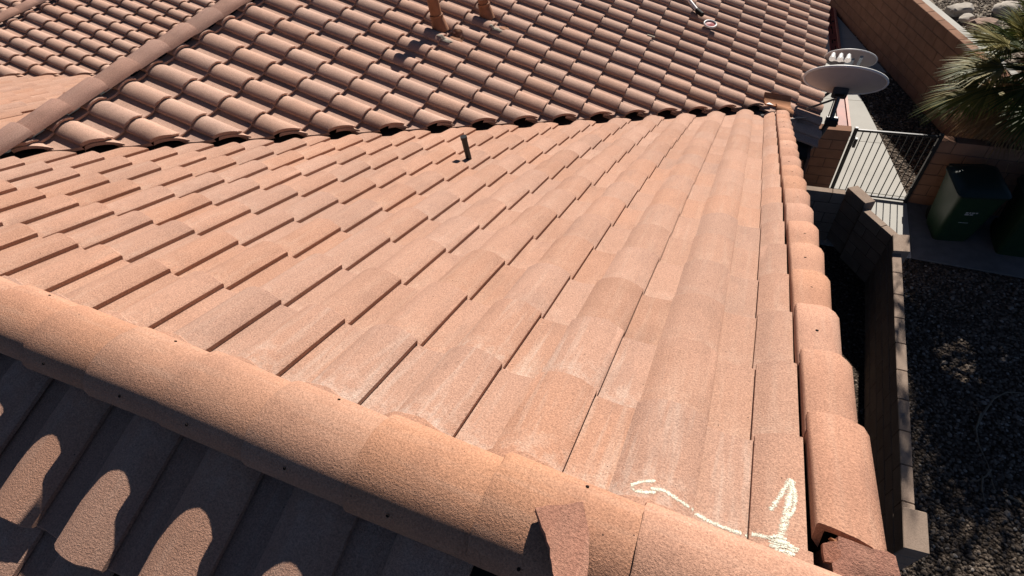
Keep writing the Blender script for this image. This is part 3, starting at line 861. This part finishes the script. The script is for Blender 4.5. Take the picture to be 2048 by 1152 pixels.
# ------------------------------------------------------------------ fan palm
PX, PY = 5.38, 8.45
palm = thing('palm_tree', 'fan palm with green fronds and tan dead skirt at the top right', 'palm', (PX, PY, ZG))
bm = bmesh.new(); hz = 2.28
tube(bm, [(0, 0, 0), (.02, -.01, .8), (.0, .02, 1.6), (0, 0, hz)], [.20, .17, .16, .12], 14)
for v in bm.verts: v.co += Vector((mnoise.noise(v.co * 9) * .02, mnoise.noise(v.co * 9 + Vector((5, 0, 0))) * .02, 0))
mesh_obj('trunk', bm_mesh('trunk', bm, True, 60), MAT['trunk'], palm)
def frond(az, el, plen, flen, droop, nleaf, seed, fold=.5, w=.016):
    r = random.Random(seed); bm = bmesh.new()
    d = Vector((math.cos(az) * math.cos(el), math.sin(az) * math.cos(el), math.sin(el)))
    base = Vector((math.cos(az) * .1, math.sin(az) * .1, hz - .05 - (.5 - el * .35) * .35))
    side = Vector((-math.sin(az), math.cos(az), 0)); nrm = d.cross(side).normalized() * -1
    if nrm.z < 0: nrm = -nrm
    hub = base + d * plen + Vector((0, 0, -droop * plen * .25))
    tube(bm, [base, base + d * plen * .5, hub], [.017, .013, .009], 5)
    d2 = (d + Vector((0, 0, -droop * .35))).normalized()
    for i in range(nleaf):
        t = -1 + 2 * i / (nleaf - 1)
        a = t * 1.55
        L = flen * (1 - .28 * abs(t) ** 2) * r.uniform(.86, 1.08)
        dirv = (d2 * math.cos(a) + side * math.sin(a) + nrm * (fold * .35 * (abs(t)) - .05)).normalized()
        wv = dirv.cross(nrm).normalized(); tw = r.uniform(-.5, .5)
        wv = (wv * math.cos(tw) + nrm * math.sin(tw))
        ww = w * r.uniform(.8, 1.2)
        pts = []
        for k, f in enumerate((0.0, .35, .7, 1.0)):
            g = Vector((0, 0, -1)) * (droop * L * (.10 * f + .55 * max(0, f - .45) ** 1.6))
            g += side * r.uniform(-.01, .01) * f
            pts.append(hub + dirv * L * f + g)
        wf = (.45, 1.0, .75, .06)
        vs = [(bm.verts.new(p + wv * ww * q), bm.verts.new(p - wv * ww * q)) for p, q in zip(pts, wf)]
        for k in range(3): bm.faces.new((vs[k][0], vs[k][1], vs[k + 1][1], vs[k + 1][0]))
    return bm_mesh('frond', bm)
pr = random.Random(5)
for i in range(40):
    az = i * 2.39996 + pr.uniform(-.2, .2); el = 1.15 - i * .034
    mesh_obj('frond', frond(az, el, pr.uniform(.42, .62), pr.uniform(.62, .80), .30 + .012 * i, 40, i), MAT['frond_sunlit' if i % 4 == 1 else 'frond'], palm)
for i in range(40):
    az = i * 2.39996 + 1.0; el = -.35 - .02 * i
    mesh_obj('dead_frond', frond(az, el, pr.uniform(.25, .5), pr.uniform(.45, .62), .9, 30, 100 + i, w=.014), MAT['dead'], palm)

# unseen desert tree added in the upper yard so its thin crown dapples the gravel
TX, TY = 5.80, 10.3
tree = thing('added_shade_tree', 'unseen thin-leaved desert tree added beyond the wall to dapple the gravel', 'tree', (TX, TY, -3.95))
tr = random.Random(8); bm = bmesh.new(); tips = []
tube(bm, [(0, 0, 0), (.05, -.03, .8), (-.04, 0, 1.7), (0, 0, 2.3)], [.13, .11, .09, .07], 10)
for i in range(14):
    a = i * 2.4; e = Vector((math.cos(a) * tr.uniform(.7, 1.8), math.sin(a) * tr.uniform(.7, 1.8), tr.uniform(2.7, 5.3)))
    m_ = Vector((e.x * .4, e.y * .4, 2.2 + (e.z - 2.2) * .5)); tube(bm, [(0, 0, 1.7), m_, e], [.05, .03, .01], 6); tips += [e, m_.lerp(e, .6)]
mesh_obj('trunk', bm_mesh('trunk', bm, True, 60), MAT['trunk'], tree)  # trunk of the added unseen tree
vs, fs = [], []
for t in tips * 3:
    cc = t + Vector((tr.gauss(0, .32), tr.gauss(0, .32), tr.gauss(0, .15)))
    for _ in range(120):
        p = cc + Vector((tr.gauss(0, .20), tr.gauss(0, .20), tr.gauss(0, .14)))
        u_ = Vector((tr.gauss(0, 1), tr.gauss(0, 1), tr.gauss(0, 1))).normalized(); w_ = u_.orthogonal().normalized()
        o_ = len(vs); vs += [p, p + u_ * .06 + w_ * .025, p + u_ * .12, p + u_ * .06 - w_ * .025]; fs.append((o_, o_ + 1, o_ + 2, o_ + 3))
mesh_obj('crown', pyd('crown', vs, fs), MAT['frond'], tree)  # crown of the added unseen tree, dapples the gravel

# rocks and dry litter in the upper yard
def rock(label, x, y, z, sx, sy, sz, mat, seed, rz=0):
    bm = bmesh.new(); bmesh.ops.create_icosphere(bm, subdivisions=3, radius=1)
    for v in bm.verts:
        n = mnoise.noise(v.co * 1.3 + Vector((seed * 7.3, 0, 0))) * .35 + mnoise.noise(v.co * 3.5 + Vector((0, seed, 0))) * .12
        q = v.co * (1 + n)
        q.x = max(-.8, min(.8, q.x)); q.z = max(-.6, min(.7, q.z))
        v.co = Vector((q.x * sx, q.y * sy, q.z * sz))
    o = mesh_obj('rock', bm_mesh('rock', bm, True, 30), MAT[mat]); o.location = (x, y, z + sz * .4); o.rotation_euler.z = rz
    tag(o, label, 'rock', 'landscape rocks behind the wall'); return o
rock('pale flat rock on the gravel behind the boundary wall', 5.02, 12.25, -3.93, .26, .18, .13, 'palerock', 1, .5)
rock('pinkish round rock on the gravel nearest the palm fronds', 5.30, 11.55, -3.93, .25, .20, .15, 'rock', 2, .2)
rock('small white rock between the pale and pinkish rocks', 5.10, 11.90, -3.93, .16, .11, .09, 'palerock', 3, 1.0)
rock('grey rock highest up at the top right corner', 5.75, 12.3, -3.93, .22, .2, .14, 'palerock', 4, 2.0)

# ------------------------------------------------------------------ gravel stones (too many to count)
def scatter(name, n, spots, smin, smax, seed, z=ZG):
    r = random.Random(seed); verts, faces = [], []
    base = []
    ico = bmesh.new(); bmesh.ops.create_icosphere(ico, subdivisions=1, radius=1)
    bv = [v.co.copy() for v in ico.verts]; bf = [tuple(v.index for v in f.verts) for f in ico.faces]; ico.free()
    bf = [f for f in bf if any(bv[i].z > -.5 for i in f)]
    for _ in range(n):
        p = spots(r)
        if p is None: continue
        s = r.uniform(smin, smax) * (1.6 if r.random() < .05 else 1); m = Matrix.Rotation(r.uniform(0, 6.28), 3, 'Z') @ Matrix.Diagonal((s * r.uniform(.8, 1.5), s, s * r.uniform(.45, .8)))
        o = len(verts); c = Vector((p[0], p[1], z + s * .25))
        for v in bv: verts.append(m @ (v * r.uniform(.82, 1.15)) + c)
        faces += [tuple(i + o for i in f) for f in bf]
    ob = mesh_obj(name, pyd(name, verts, faces), MAT['stone']); ob['kind'] = 'stuff'
    return ob
def yard_spot(r):
    x = r.uniform(3.85, 6.4); y = r.uniform(0.6, 6.42)
    return (x, y)
def side_spot(r):
    y = r.uniform(7.9, 14.5); x0 = edge_x(y) + .02; x1 = WA.x + (WA.y - y) / (WA.y - WB.y) * (WB.x - WA.x) - .09
    return None if x1 <= x0 else (r.uniform(x0, x1), y)
g1 = scatter('gravel', 14000, yard_spot, .010, .021, 1); tag(g1, 'dark brown gravel covering the yard beside the low wall', 'gravel')
g2 = scatter('gravel', 5000, side_spot, .011, .022, 2); tag(g2, 'brown gravel strip between the path and the boundary wall', 'gravel')
def upper_spot(r):
    y = r.uniform(9.2, 14.5); xw = WA.x + (WA.y - y) / (WA.y - WB.y) * (WB.x - WA.x) + .36
    return (xw + r.uniform(0, 1.6), y)
g3 = scatter('gravel', 5000, upper_spot, .011, .024, 3, z=-3.93); tag(g3, 'pale gravel of the upper yard behind the boundary wall', 'gravel')

# fallen palm-branch sticks
def stick(label, paths, grp=None):
    bm = bmesh.new()
    for pts, r0 in paths:
        tube(bm, [(x, y, ZG + z) for x, y, z in pts], [r0 * (1 - .6 * i / (len(pts) - 1)) for i in range(len(pts))], 6)
    o = mesh_obj('fallen_branch', bm_mesh('fallen_branch', bm, True, 60), MAT['stick']); tag(o, label, 'branch', grp); return o
stick('forked grey dry branch lying on the dark gravel', [([(5.00, 3.95, .05), (4.93, 3.72, .04), (4.93, 3.50, .05), (4.99, 3.30, .04), (5.01, 3.12, .05)], .012),
      ([(5.01, 3.22, .05), (4.95, 3.12, .06), (4.88, 3.05, .03), (4.80, 3.02, .03)], .011), ([(4.92, 3.10, .05), (4.90, 2.95, .04), (4.92, 2.83, .03)], .012), ([(5.0, 3.1, .05), (5.03, 2.98, .03)], .008)])
stick('long thin dry branch lying at the right picture edge', [([(4.92, 3.70, .03), (5.02, 3.95, .05), (5.15, 4.2, .06), (5.30, 4.35, .04), (5.45, 4.40, .03)], .014)])
stick('short pale stick on the gravel near the bottom right corner', [([(5.12, 2.98, .02), (5.35, 2.90, .03)], .013)])

# ------------------------------------------------------------------ satellite dishes
def dish_mesh(name, w, h, depth, rings=7, seg=40):
    bm = bmesh.new(); fr, bk = [], []
    for i in range(rings + 1):
        f = i / rings
        ra, rb_ = [], []
        for k in range(seg):
            a = 2 * math.pi * k / seg
            x = math.cos(a) * w * .5 * f; y = math.sin(a) * h * .5 * f
            z = depth * f * f
            ra.append(bm.verts.new((x, y, z))); rb_.append(bm.verts.new((x, y, z - .006)))
        fr.append(ra); bk.append(rb_)
    for i in range(1, rings):
        for k in range(seg):
            k2 = (k + 1) % seg
            bm.faces.new((fr[i][k], fr[i][k2], fr[i + 1][k2], fr[i + 1][k])); bm.faces.new((bk[i][k2], bk[i][k], bk[i + 1][k], bk[i + 1][k2]))
    bm.faces.new(fr[1]); bm.faces.new(bk[1][::-1])
    for v in fr[0][:] + bk[0][:]: bm.verts.remove(v)
    for k in range(seg):
        k2 = (k + 1) % seg; bm.faces.new((fr[rings][k], fr[rings][k2], bk[rings][k2], bk[rings][k]))
    bmesh.ops.recalc_face_normals(bm, faces=bm.faces[:])
    return bm_mesh(name, bm, True, 50)
def rim_mesh(w, h, z, r):
    bm = bmesh.new(); seg = 40
    pts = [(math.cos(2 * math.pi * k / seg) * w * .5, math.sin(2 * math.pi * k / seg) * h * .5, z) for k in range(seg + 1)]
    tube(bm, pts, r, 8, cap=False); return bm_mesh('rim', bm, True, 60)
DC = Vector((2.63, 6.00, -2.21))
dish = thing('satellite_dish', 'large grey satellite dish on a bent mast beyond the roof edge', 'satellite dish', DC)
dish.scale = (.945, .945, .945)
az_d, el_d = math.radians(4), math.radians(30)
nd = Vector((math.sin(az_d) * math.cos(el_d), math.cos(az_d) * math.cos(el_d), math.sin(el_d)))        # looks north and up
xd = Vector((-math.cos(az_d), math.sin(az_d), .02)).normalized(); yd = nd.cross(xd).normalized()
DM = Matrix((xd, yd, nd)).transposed().to_4x4()
o = mesh_obj('reflector', dish_mesh('reflector', .90, .56, .055), MAT['dish'], dish); o.matrix_basis = DM
r_ = mesh_obj('rim', rim_mesh(.905, .565, .053, .015), MAT['white'], o)
bm = bmesh.new(); box(bm, (-.085, -.19, -.09), (.085, -.06, .005)); bmesh.ops.bevel(bm, geom=bm.edges[:], offset=.012, segments=2, affect='EDGES')
mesh_obj('back_bracket', bm_mesh('back_bracket', bm), MAT['greymetal'], dish).matrix_basis = DM
bm = bmesh.new(); box(bm, (-.05, -.115, -.094), (.05, -.075, -.0905)); mesh_obj('bracket_slot', bm_mesh('bracket_slot', bm), MAT['hole'], dish).matrix_basis = DM
bk = DM @ Vector((0, -.15, -.06))
bm = bmesh.new(); tube(bm, [bk, Vector((-.01, -.10, -.38)), Vector((-.03, -.11, -.50)), Vector((-.13, -.10, -.85)), Vector((-.22, -.10, -1.05))], [.026, .026, .03, .036, .036], 10)
mesh_obj('mast', bm_mesh('mast', bm, True, 60), MAT['greymetal'], dish)
bm = bmesh.new(); tube(bm, [Vector((-.06, -.12, -.14)), Vector((-.32, -.05, -.335))], .014, 8); mesh_obj('strut', bm_mesh('strut', bm, True, 60), MAT['greymetal'], dish)
bm = bmesh.new(); tube(bm, [Vector((-.10, -.10, -.66)), Vector((-.30, -.02, -.60))], .008, 6); mesh_obj('strut', bm_mesh('strut', bm, True, 60), MAT['greymetal'], dish)
bm = bmesh.new(); box(bm, (-.07, -.16, -.50), (.07, -.06, -.40)); bmesh.ops.bevel(bm, geom=bm.edges[:], offset=.008, segments=1, affect='EDGES'); mesh_obj('clamp', bm_mesh('clamp', bm), MAT['iron'], dish)
bm = bmesh.new(); tube(bm, [bk + Vector((-.03, .03, 0)), Vector((-.06, -.16, -.40)), Vector((-.10, -.16, -.62)), Vector((-.21, -.15, -.92)), Vector((-.30, -.10, -1.02))], .006, 6); mesh_obj('cable', bm_mesh('cable', bm, True, 60), MAT['blackpipe'], dish)
# feed arm with three receivers
arm0 = DM @ Vector((0, -.26, .03)); arm1 = DM @ Vector((.0, -.12, .34))
bm = bmesh.new(); tube(bm, [arm0, arm1], .016, 8); mesh_obj('feed_arm', bm_mesh('feed_arm', bm, True, 60), MAT['bluegrey'], dish)
bm = bmesh.new(); box(bm, (-.04, -.16, .30), (.05, .04, .33)); mesh_obj('feed_bracket', bm_mesh('feed_bracket', bm), MAT['bluegrey'], dish).matrix_basis = DM
bm = bmesh.new(); box(bm, (-.12, -.10, .31), (-.085, .09, .34)); mesh_obj('feed_bracket', bm_mesh('feed_bracket', bm), MAT['bluegrey'], dish).matrix_basis = DM
bm = bmesh.new(); box(bm, (.05, -.03, .32), (.17, -.005, .345)); mesh_obj('feed_bracket', bm_mesh('feed_bracket', bm), MAT['white'], dish).matrix_basis = DM
for lx in (.20, .115, .03):
    q0 = DM @ Vector((lx, .05, .33)); q1 = DM @ Vector((lx, .06, .28))
    bm = bmesh.new(); tube(bm, [DM @ Vector((lx, .04, .37)), q0, q0 * .5 + q1 * .5, q1], [.022, .026, .034, .036], 14)
    mesh_obj('receiver', bm_mesh('receiver', bm, True, 50), MAT['white'], dish)
D2C = Vector((2.80, 7.35, -2.60))
dish2 = thing('satellite_dish', 'smaller satellite dish half hidden behind the large grey dish', 'satellite dish', D2C)
o = mesh_obj('reflector', dish_mesh('reflector', .62, .40, .045), MAT['dish'], dish2); o.matrix_basis = DM
mesh_obj('rim', rim_mesh(.625, .405, .044, .010), MAT['white'], o)
bm = bmesh.new(); tube(bm, [DM @ Vector((0, -.05, -.02)), Vector((-.05, -.05, -.35)), Vector((-.28, -.05, -.62))], .022, 8); mesh_obj('mast', bm_mesh('mast', bm, True, 60), MAT['greymetal'], dish2)

# ------------------------------------------------------------------ vents and loose pieces on the roofs
vp = thing('vent_pipe', 'short black plastic pipe standing in the sunlit foreground slope', 'vent pipe', (-0.07, 2.02, zA(2.02)))
bm = bmesh.new(); tube(bm, [(0, 0, -.06), (0, 0, .215)], .021, 16, cap=False); tube(bm, [(0, 0, .215), (0, 0, .205)], .016, 16)
mesh_obj('pipe', bm_mesh('pipe', bm, True, 50), MAT['blackpipe'], vp)
bm = bmesh.new(); tube(bm, [(0, 0, .195), (0, 0, .217)], .0235, 16); mesh_obj('collar', bm_mesh('collar', bm, True, 50), MAT['blackpipe'], vp)
bm = bmesh.new(); box(bm, (-.06, -.025, .028), (-.022, -.013, .036)); mesh_obj('sealant', bm_mesh('sealant', bm), MAT['hole'], vp)

def brown_vent(label, x, y, h, r):
    t = thing('vent_pipe', label, 'vent pipe', (x, y, zB(x)))
    bm = bmesh.new(); tube(bm, [(0, 0, 0), (0, 0, h)], r, 20, cap=False); tube(bm, [(0, 0, h), (0, 0, h - .02)], r * .86, 20)
    mesh_obj('pipe', bm_mesh('pipe', bm, True, 50), MAT['brownpipe'], t)
    bm = bmesh.new(); tube(bm, [(.02, -.015, -.01), (.012, -.008, .07), (0, 0, .125), (0, 0, .145)], [r * 1.5, r * 1.28, r * 1.1, r * 1.06], 20)
    mesh_obj('flashing_boot', bm_mesh('flashing_boot', bm, True, 50), MAT['brownpipe'], t)
    bm = bmesh.new(); tube(bm, [(0, 0, .125), (0, 0, .15)], r * 1.2, 20); mesh_obj('collar', bm_mesh('collar', bm, True, 50), MAT['brownpipe'], t)
    return t
brown_vent('tall brown vent pipe with flared boot on the wing roof', -1.50, 4.20, .50, .060)
brown_vent('short brown vent pipe cut by the top picture edge', -1.235, 4.775, .20, .058)

def drape(px, py, z0=3.0, n=None):
    """height of the roof tiles under a plan point"""
    dg = bpy.context.evaluated_depsgraph_get()
    hit, loc, nor, idx, ob, m = SC.ray_cast(dg, Vector((px, py, z0)), Vector((0, 0, -1)))
    return (loc, nor) if hit else (Vector((px, py, 0)), Vector((0, 0, 1)))
bpy.context.view_layer.update()

def patch(name, label, cat, cx, cy, rx, ry, mat, seed, rot=0, lift=.004, parent=None):
    vs, fs = [], []; nr_, ns = 4, 16
    for i in range(nr_ + 1):
        for k in range(ns):
            a = 2 * math.pi * k / ns
            f = i / nr_ * (1 + .35 * mnoise.noise(Vector((math.cos(a) * 1.6, math.sin(a) * 1.6, seed))))
            dx, dy = rx * f * math.cos(a), ry * f * math.sin(a)
            x = cx + dx * math.cos(rot) - dy * math.sin(rot); y = cy + dx * math.sin(rot) + dy * math.cos(rot)
            loc, nor = drape(x, y)
            vs.append(loc + nor * (lift + .004 * (1 - (i / nr_) ** 2) + .003 * mnoise.noise(Vector((x * 40, y * 40, seed)))))
    for i in range(nr_):
        for k in range(ns):
            fs.append((i * ns + k, i * ns + (k + 1) % ns, (i + 1) * ns + (k + 1) % ns, (i + 1) * ns + k))
    m = pyd(name, vs, fs, True)
    o = mesh_obj(name, m, MAT[mat])
    if label: tag(o, label, cat)
    return o
patch('mortar_patch', 'rusty mortar patch with white streak below the tall brown vent', 'patch', -1.315, 4.21, .07, .10, 'rustpatch', 1, .3)
patch('mortar_patch', 'pale mortar strip just downhill of the tall brown vent', 'patch', -1.355, 4.03, .075, .028, 'mortar', 2, .1)
patch('mortar_patch', 'rusty mortar patch below the short brown vent', 'patch', -1.01, 4.735, .05, .085, 'rustpatch', 3, .2)
patch('mortar_patch', 'pale mortar strip just downhill of the short brown vent', 'patch', -1.05, 4.60, .065, .025, 'mortar', 4, .15)

# small white and red tool left on the wing roof
loc, _n = drape(0.80, 6.93); l2, _n = drape(1.0, 6.70)
tool = thing('hand_tool', 'white and black hand tool with red oval end on the far roof', 'tool', loc)
dv = (l2 - loc); 
bm = bmesh.new(); tube(bm, [Vector((-.24, .26, .15)), Vector((0, 0, .035))], .022, 8); mesh_obj('handle', bm_mesh('handle', bm, True, 60), MAT['white'], tool)
bm = bmesh.new(); tube(bm, [Vector((-.30, .33, .175)), Vector((-.21, .23, .14))], .035, 8); mesh_obj('grip', bm_mesh('grip', bm, True, 60), MAT['rubber'], tool)
bm = bmesh.new(); tube(bm, [Vector((-.03, .03, .045)), Vector((.06, -.07, .03))], .03, 8); mesh_obj('sleeve', bm_mesh('sleeve', bm, True, 60), MAT['rubber'], tool)
bm = bmesh.new(); seg = 20
rp = [dv * .95 + Vector((.085 * math.cos(2 * math.pi * k / seg) * .8 + .03 * math.sin(2 * math.pi * k / seg), .075 * math.sin(2 * math.pi * k / seg), .04 - .03 * math.cos(2 * math.pi * k / seg))) for k in range(seg + 1)]
tube(bm, rp, .012, 8, cap=False); mesh_obj('ring', bm_mesh('ring', bm, True, 60), MAT['white'], tool)
bm = bmesh.new(); cv = bm.verts.new(dv * .95 + Vector((0, 0, .045))); rv = [bm.verts.new(p * .85 + dv * .95 * .15 + Vector((0, 0, .004))) for p in rp[:-1]]; lv_ = [bm.verts.new(v.co - Vector((0, 0, .008))) for v in rv]
for k in range(seg): bm.faces.new((cv, rv[k], rv[(k + 1) % seg])); bm.faces.new((rv[k], lv_[k], lv_[(k + 1) % seg], rv[(k + 1) % seg]))
bm.faces.new(lv_[::-1]); mesh_obj('pad', bm_mesh('pad', bm), MAT['redspot'], tool)
# chip of pale debris
loc, nn = drape(0.40, 5.85)
bm = bmesh.new(); box(bm, (-.05, -.014, 0), (.05, .014, .014)); bmesh.ops.bevel(bm, geom=bm.edges[:], offset=.004, segments=1, affect='EDGES')
o = mesh_obj('mortar_chip', bm_mesh('mortar_chip', bm), MAT['mortar']); o.location = loc + nn * .001; o.rotation_euler = (0, PB, .25); tag(o, 'small pale mortar chip lying alone on the wing roof tiles', 'chip')

# loose terracotta pan at the foot of the valley
lt = thing('loose_tile', 'loose orange terracotta tile piece at the valley foot near the dish', 'tile piece', (1.96, 5.36, -2.13))
def trough(L, w, h, th):
    bm = bmesh.new(); n = 10; a, b = [], []
    for i in range(2):
        ra, rb2 = [], []
        for k in range(n + 1):
            t = -1 + 2 * k / n
            jit = mnoise.noise(Vector((k * .9, i * 4.0, 3))) * .012
            ra.append(bm.verts.new(((i - .5) * L + jit, t * w * .5, h * t * t))); rb2.append(bm.verts.new(((i - .5) * L + jit, t * w * .5, h * t * t - th)))
        a.append(ra); b.append(rb2)
    for k in range(n):
        bm.faces.new((a[0][k], a[1][k], a[1][k + 1], a[0][k + 1])); bm.faces.new((b[0][k + 1], b[1][k + 1], b[1][k], b[0][k]))
        for i in (0, 1): bm.faces.new((a[i][k], a[i][k + 1], b[i][k + 1], b[i][k]))
    for k in (0, n): bm.faces.new((a[0][k], a[1][k], b[1][k], b[0][k]))
    bmesh.ops.recalc_face_normals(bm, faces=bm.faces[:]); return bm
o = mesh_obj('shell', bm_mesh('shell', trough(.30, .20, .03, .014), True, 40), MAT['terracotta'], lt)
o.matrix_basis = Matrix.Rotation(math.radians(14), 4, 'Z') @ Matrix.Rotation(math.radians(14), 4, 'Y') @ Matrix.Rotation(math.radians(12), 4, 'X')
bm = bmesh.new(); vs_ = [bm.verts.new(p) for p in [(-.155, -.10, .036), (-.10, -.04, .008), (-.07, -.098, .033)]]; ws_ = [bm.verts.new(v.co + Vector((0, 0, .004))) for v in vs_]
bm.faces.new(ws_); bm.faces.new(vs_[::-1])
for i in range(3): bm.faces.new((vs_[i], vs_[(i + 1) % 3], ws_[(i + 1) % 3], ws_[i]))
q = mesh_obj('pale_corner', bm_mesh('pale_corner', bm), MAT['white'], lt); q.matrix_basis = o.matrix_basis.copy()
lt2 = mesh_obj('loose_tile', bm_mesh('loose_tile', trough(.20, .12, -.02, .014), True, 40), MAT['terracotta']); lt2.location = (2.05, 5.22, -2.12); lt2.rotation_euler = (.15, .38, .15)
tag(lt2, 'small terracotta piece tucked under the loose tile at the valley foot', 'tile piece')

# broken shards
def shard(name, label, pts, th, mat, n=None, bump=.0):
    """slab of broken tile; pts = 3-D outline in order"""
    pts = [Vector(p) for p in pts]
    out = []
    for i, p in enumerate(pts):
        q = pts[(i + 1) % len(pts)]; m = max(2, int((q - p).length / .012))
        for k in range(m):
            t = k / m; r = p.lerp(q, t)
            d = (q - p).normalized(); nrm = Vector((0, 0, 1)).cross(d)
            j = mnoise.noise(r * 70) * .004
            out.append(r + nrm * (j if k else 0))
    c = sum(out, Vector()) / len(out)
    nn = Vector()
    for i in range(len(out)): nn += (out[i] - c).cross(out[(i + 1) % len(out)] - c)
    nn.normalize()
    if nn.z < 0: nn = -nn
    out = [p - nn * (p - c).dot(nn) * .85 for p in out]
    bm = bmesh.new(); a = [bm.verts.new(p) for p in out]; b = [bm.verts.new(p - nn * th) for p in out]
    f1 = bm.faces.new(a); f2 = bm.faces.new(b[::-1])
    for i in range(len(out)): bm.faces.new((a[i], b[i], b[(i + 1) % len(out)], a[(i + 1) % len(out)]))
    bmesh.ops.recalc_face_normals(bm, faces=bm.faces[:])
    bmesh.ops.triangulate(bm, faces=[f for f in bm.faces if len(f.verts) > 4])
    o = mesh_obj(name, bm_mesh(name, bm), MAT[mat])
    if label: tag(o, label, 'tile shard')
    return o
shard('tile_shard', 'broken salmon tile shard leaning on the near ridge caps', [(1.462, -.330, .264), (1.540, -.285, .252), (1.568, -.335, .258), (1.592, -.420, .264), (1.605, -.50, .268), (1.548, -.455, .275), (1.512, -.385, .270)], .020, 'broken')
shard('tile_shard', 'flat brown tile shard with orange broken edge at the gable corner', [(1.985, -.185, .128), (2.03, -.185, .130), (2.105, -.215, .130), (2.13, -.30, .132), (2.02, -.34, .135), (1.985, -.25, .13)], .016, 'broken')
shard('tile_shard', 'narrow orange sliver of tile along the broken rake tile', [(1.978, -.158, .142), (2.03, -.160, .146), (2.10, -.190, .140), (2.125, -.225, .138), (2.07, -.205, .142), (2.01, -.178, .144)], .014, 'terracotta')
shard('tile_shard', 'small pinkish tile chip beside the broken rake tile', [(1.965, -.175, .148), (1.990, -.162, .150), (1.996, -.200, .148), (1.97, -.205, .146)], .014, 'broken')

# ------------------------------------------------------------------ chalk arrows drawn on the tiles
chalk = thing('chalk_mark', 'white chalk arrows drawn from a round spot at the ridge corner', 'chalk mark')
def stroke(pts, w, seed):
    P = [Vector((x, y, 0)) for x, y in pts]; Q = []
    for a, b in zip(P, P[1:]):
        m = max(1, int((b - a).length / .004))
        for k in range(m): Q.append(a.lerp(b, k / m))
    Q.append(P[-1])
    vs, fs = [], []; nw = 7; w *= 1.35
    for i, p in enumerate(Q):
        t = (Q[min(i + 1, len(Q) - 1)] - Q[max(i - 1, 0)]).normalized(); s = Vector((-t.y, t.x, 0))
        ww = w * (1 + .35 * mnoise.noise(Vector((i * .35, seed, 0)))) * (.6 if i in (0, len(Q) - 1) else 1)
        for k in range(nw):
            q = p + s * ww * (-.5 + k / (nw - 1))
            loc, nor = drape(q.x, q.y, 1.0); vs.append(loc + Vector((0, .39, .92)) * .0007)
    for i in range(len(Q) - 1):
        for k in range(nw - 1):
            f = (i * nw + k, i * nw + k + 1, (i + 1) * nw + k + 1, (i + 1) * nw + k)
            zs = [vs[j].z for j in f]
            if max(zs) - min(zs) < .012: fs.append(f)
    par = list(range(len(vs)))
    def find(a):
        while par[a] != a: par[a] = par[par[a]]; a = par[a]
        return a
    for f in fs:
        for q in f[1:]: par[find(q)] = find(f[0])
    for root in sorted({find(f[0]) for f in fs}):
        sub = [f for f in fs if find(f[0]) == root]
        if len(sub) < 6: continue
        ids = sorted({q for f in sub for q in f}); mp = {q: k for k, q in enumerate(ids)}
        me = pyd('chalk_stroke', [vs[q] for q in ids], [tuple(mp[q] for q in f) for f in sub]); at = me.attributes.new('edge', 'FLOAT', 'POINT')
        at.data.foreach_set('value', [abs(-1 + 2 * (q % nw) / (nw - 1)) ** 1.5 for q in ids])
        mesh_obj('chalk_stroke', me, MAT['chalk'], chalk)
stroke([(1.902, -.205), (1.908, -.164), (1.915, -.115), (1.923, -.068), (1.926, -.026)], .013, 1)
stroke([(1.887, -.115), (1.901, -.086), (1.913, -.055), (1.924, -.023)], .009, 2)
stroke([(1.926, -.026), (1.933, -.064), (1.930, -.097), (1.918, -.126)], .008, 3)
stroke([(1.893, -.180), (1.866, -.176), (1.849, -.176)], .008, 4)
stroke([(1.842, -.174), (1.805, -.174), (1.778, -.172), (1.755, -.168), (1.737, -.168)], .008, 5)
stroke([(1.732, -.168), (1.70, -.163), (1.673, -.158), (1.648, -.164)], .008, 6)
stroke([(1.654, -.142), (1.626, -.155), (1.609, -.167), (1.61, -.177), (1.619, -.181), (1.641, -.177), (1.66, -.168)], .007, 7)
rr_ = random.Random(3)
for k in range(9):
    yy = -.216 + k * .0055; hw = .025 * math.sqrt(max(.05, 1 - ((k - 4) / 4.6) ** 2))
    stroke([(1.905 - hw * rr_.uniform(.8, 1.1), yy + rr_.uniform(-.003, .003)), (1.905, yy + rr_.uniform(-.004, .004)), (1.905 + hw * rr_.uniform(.8, 1.1), yy + rr_.uniform(-.003, .003))], .0075, 20 + k)
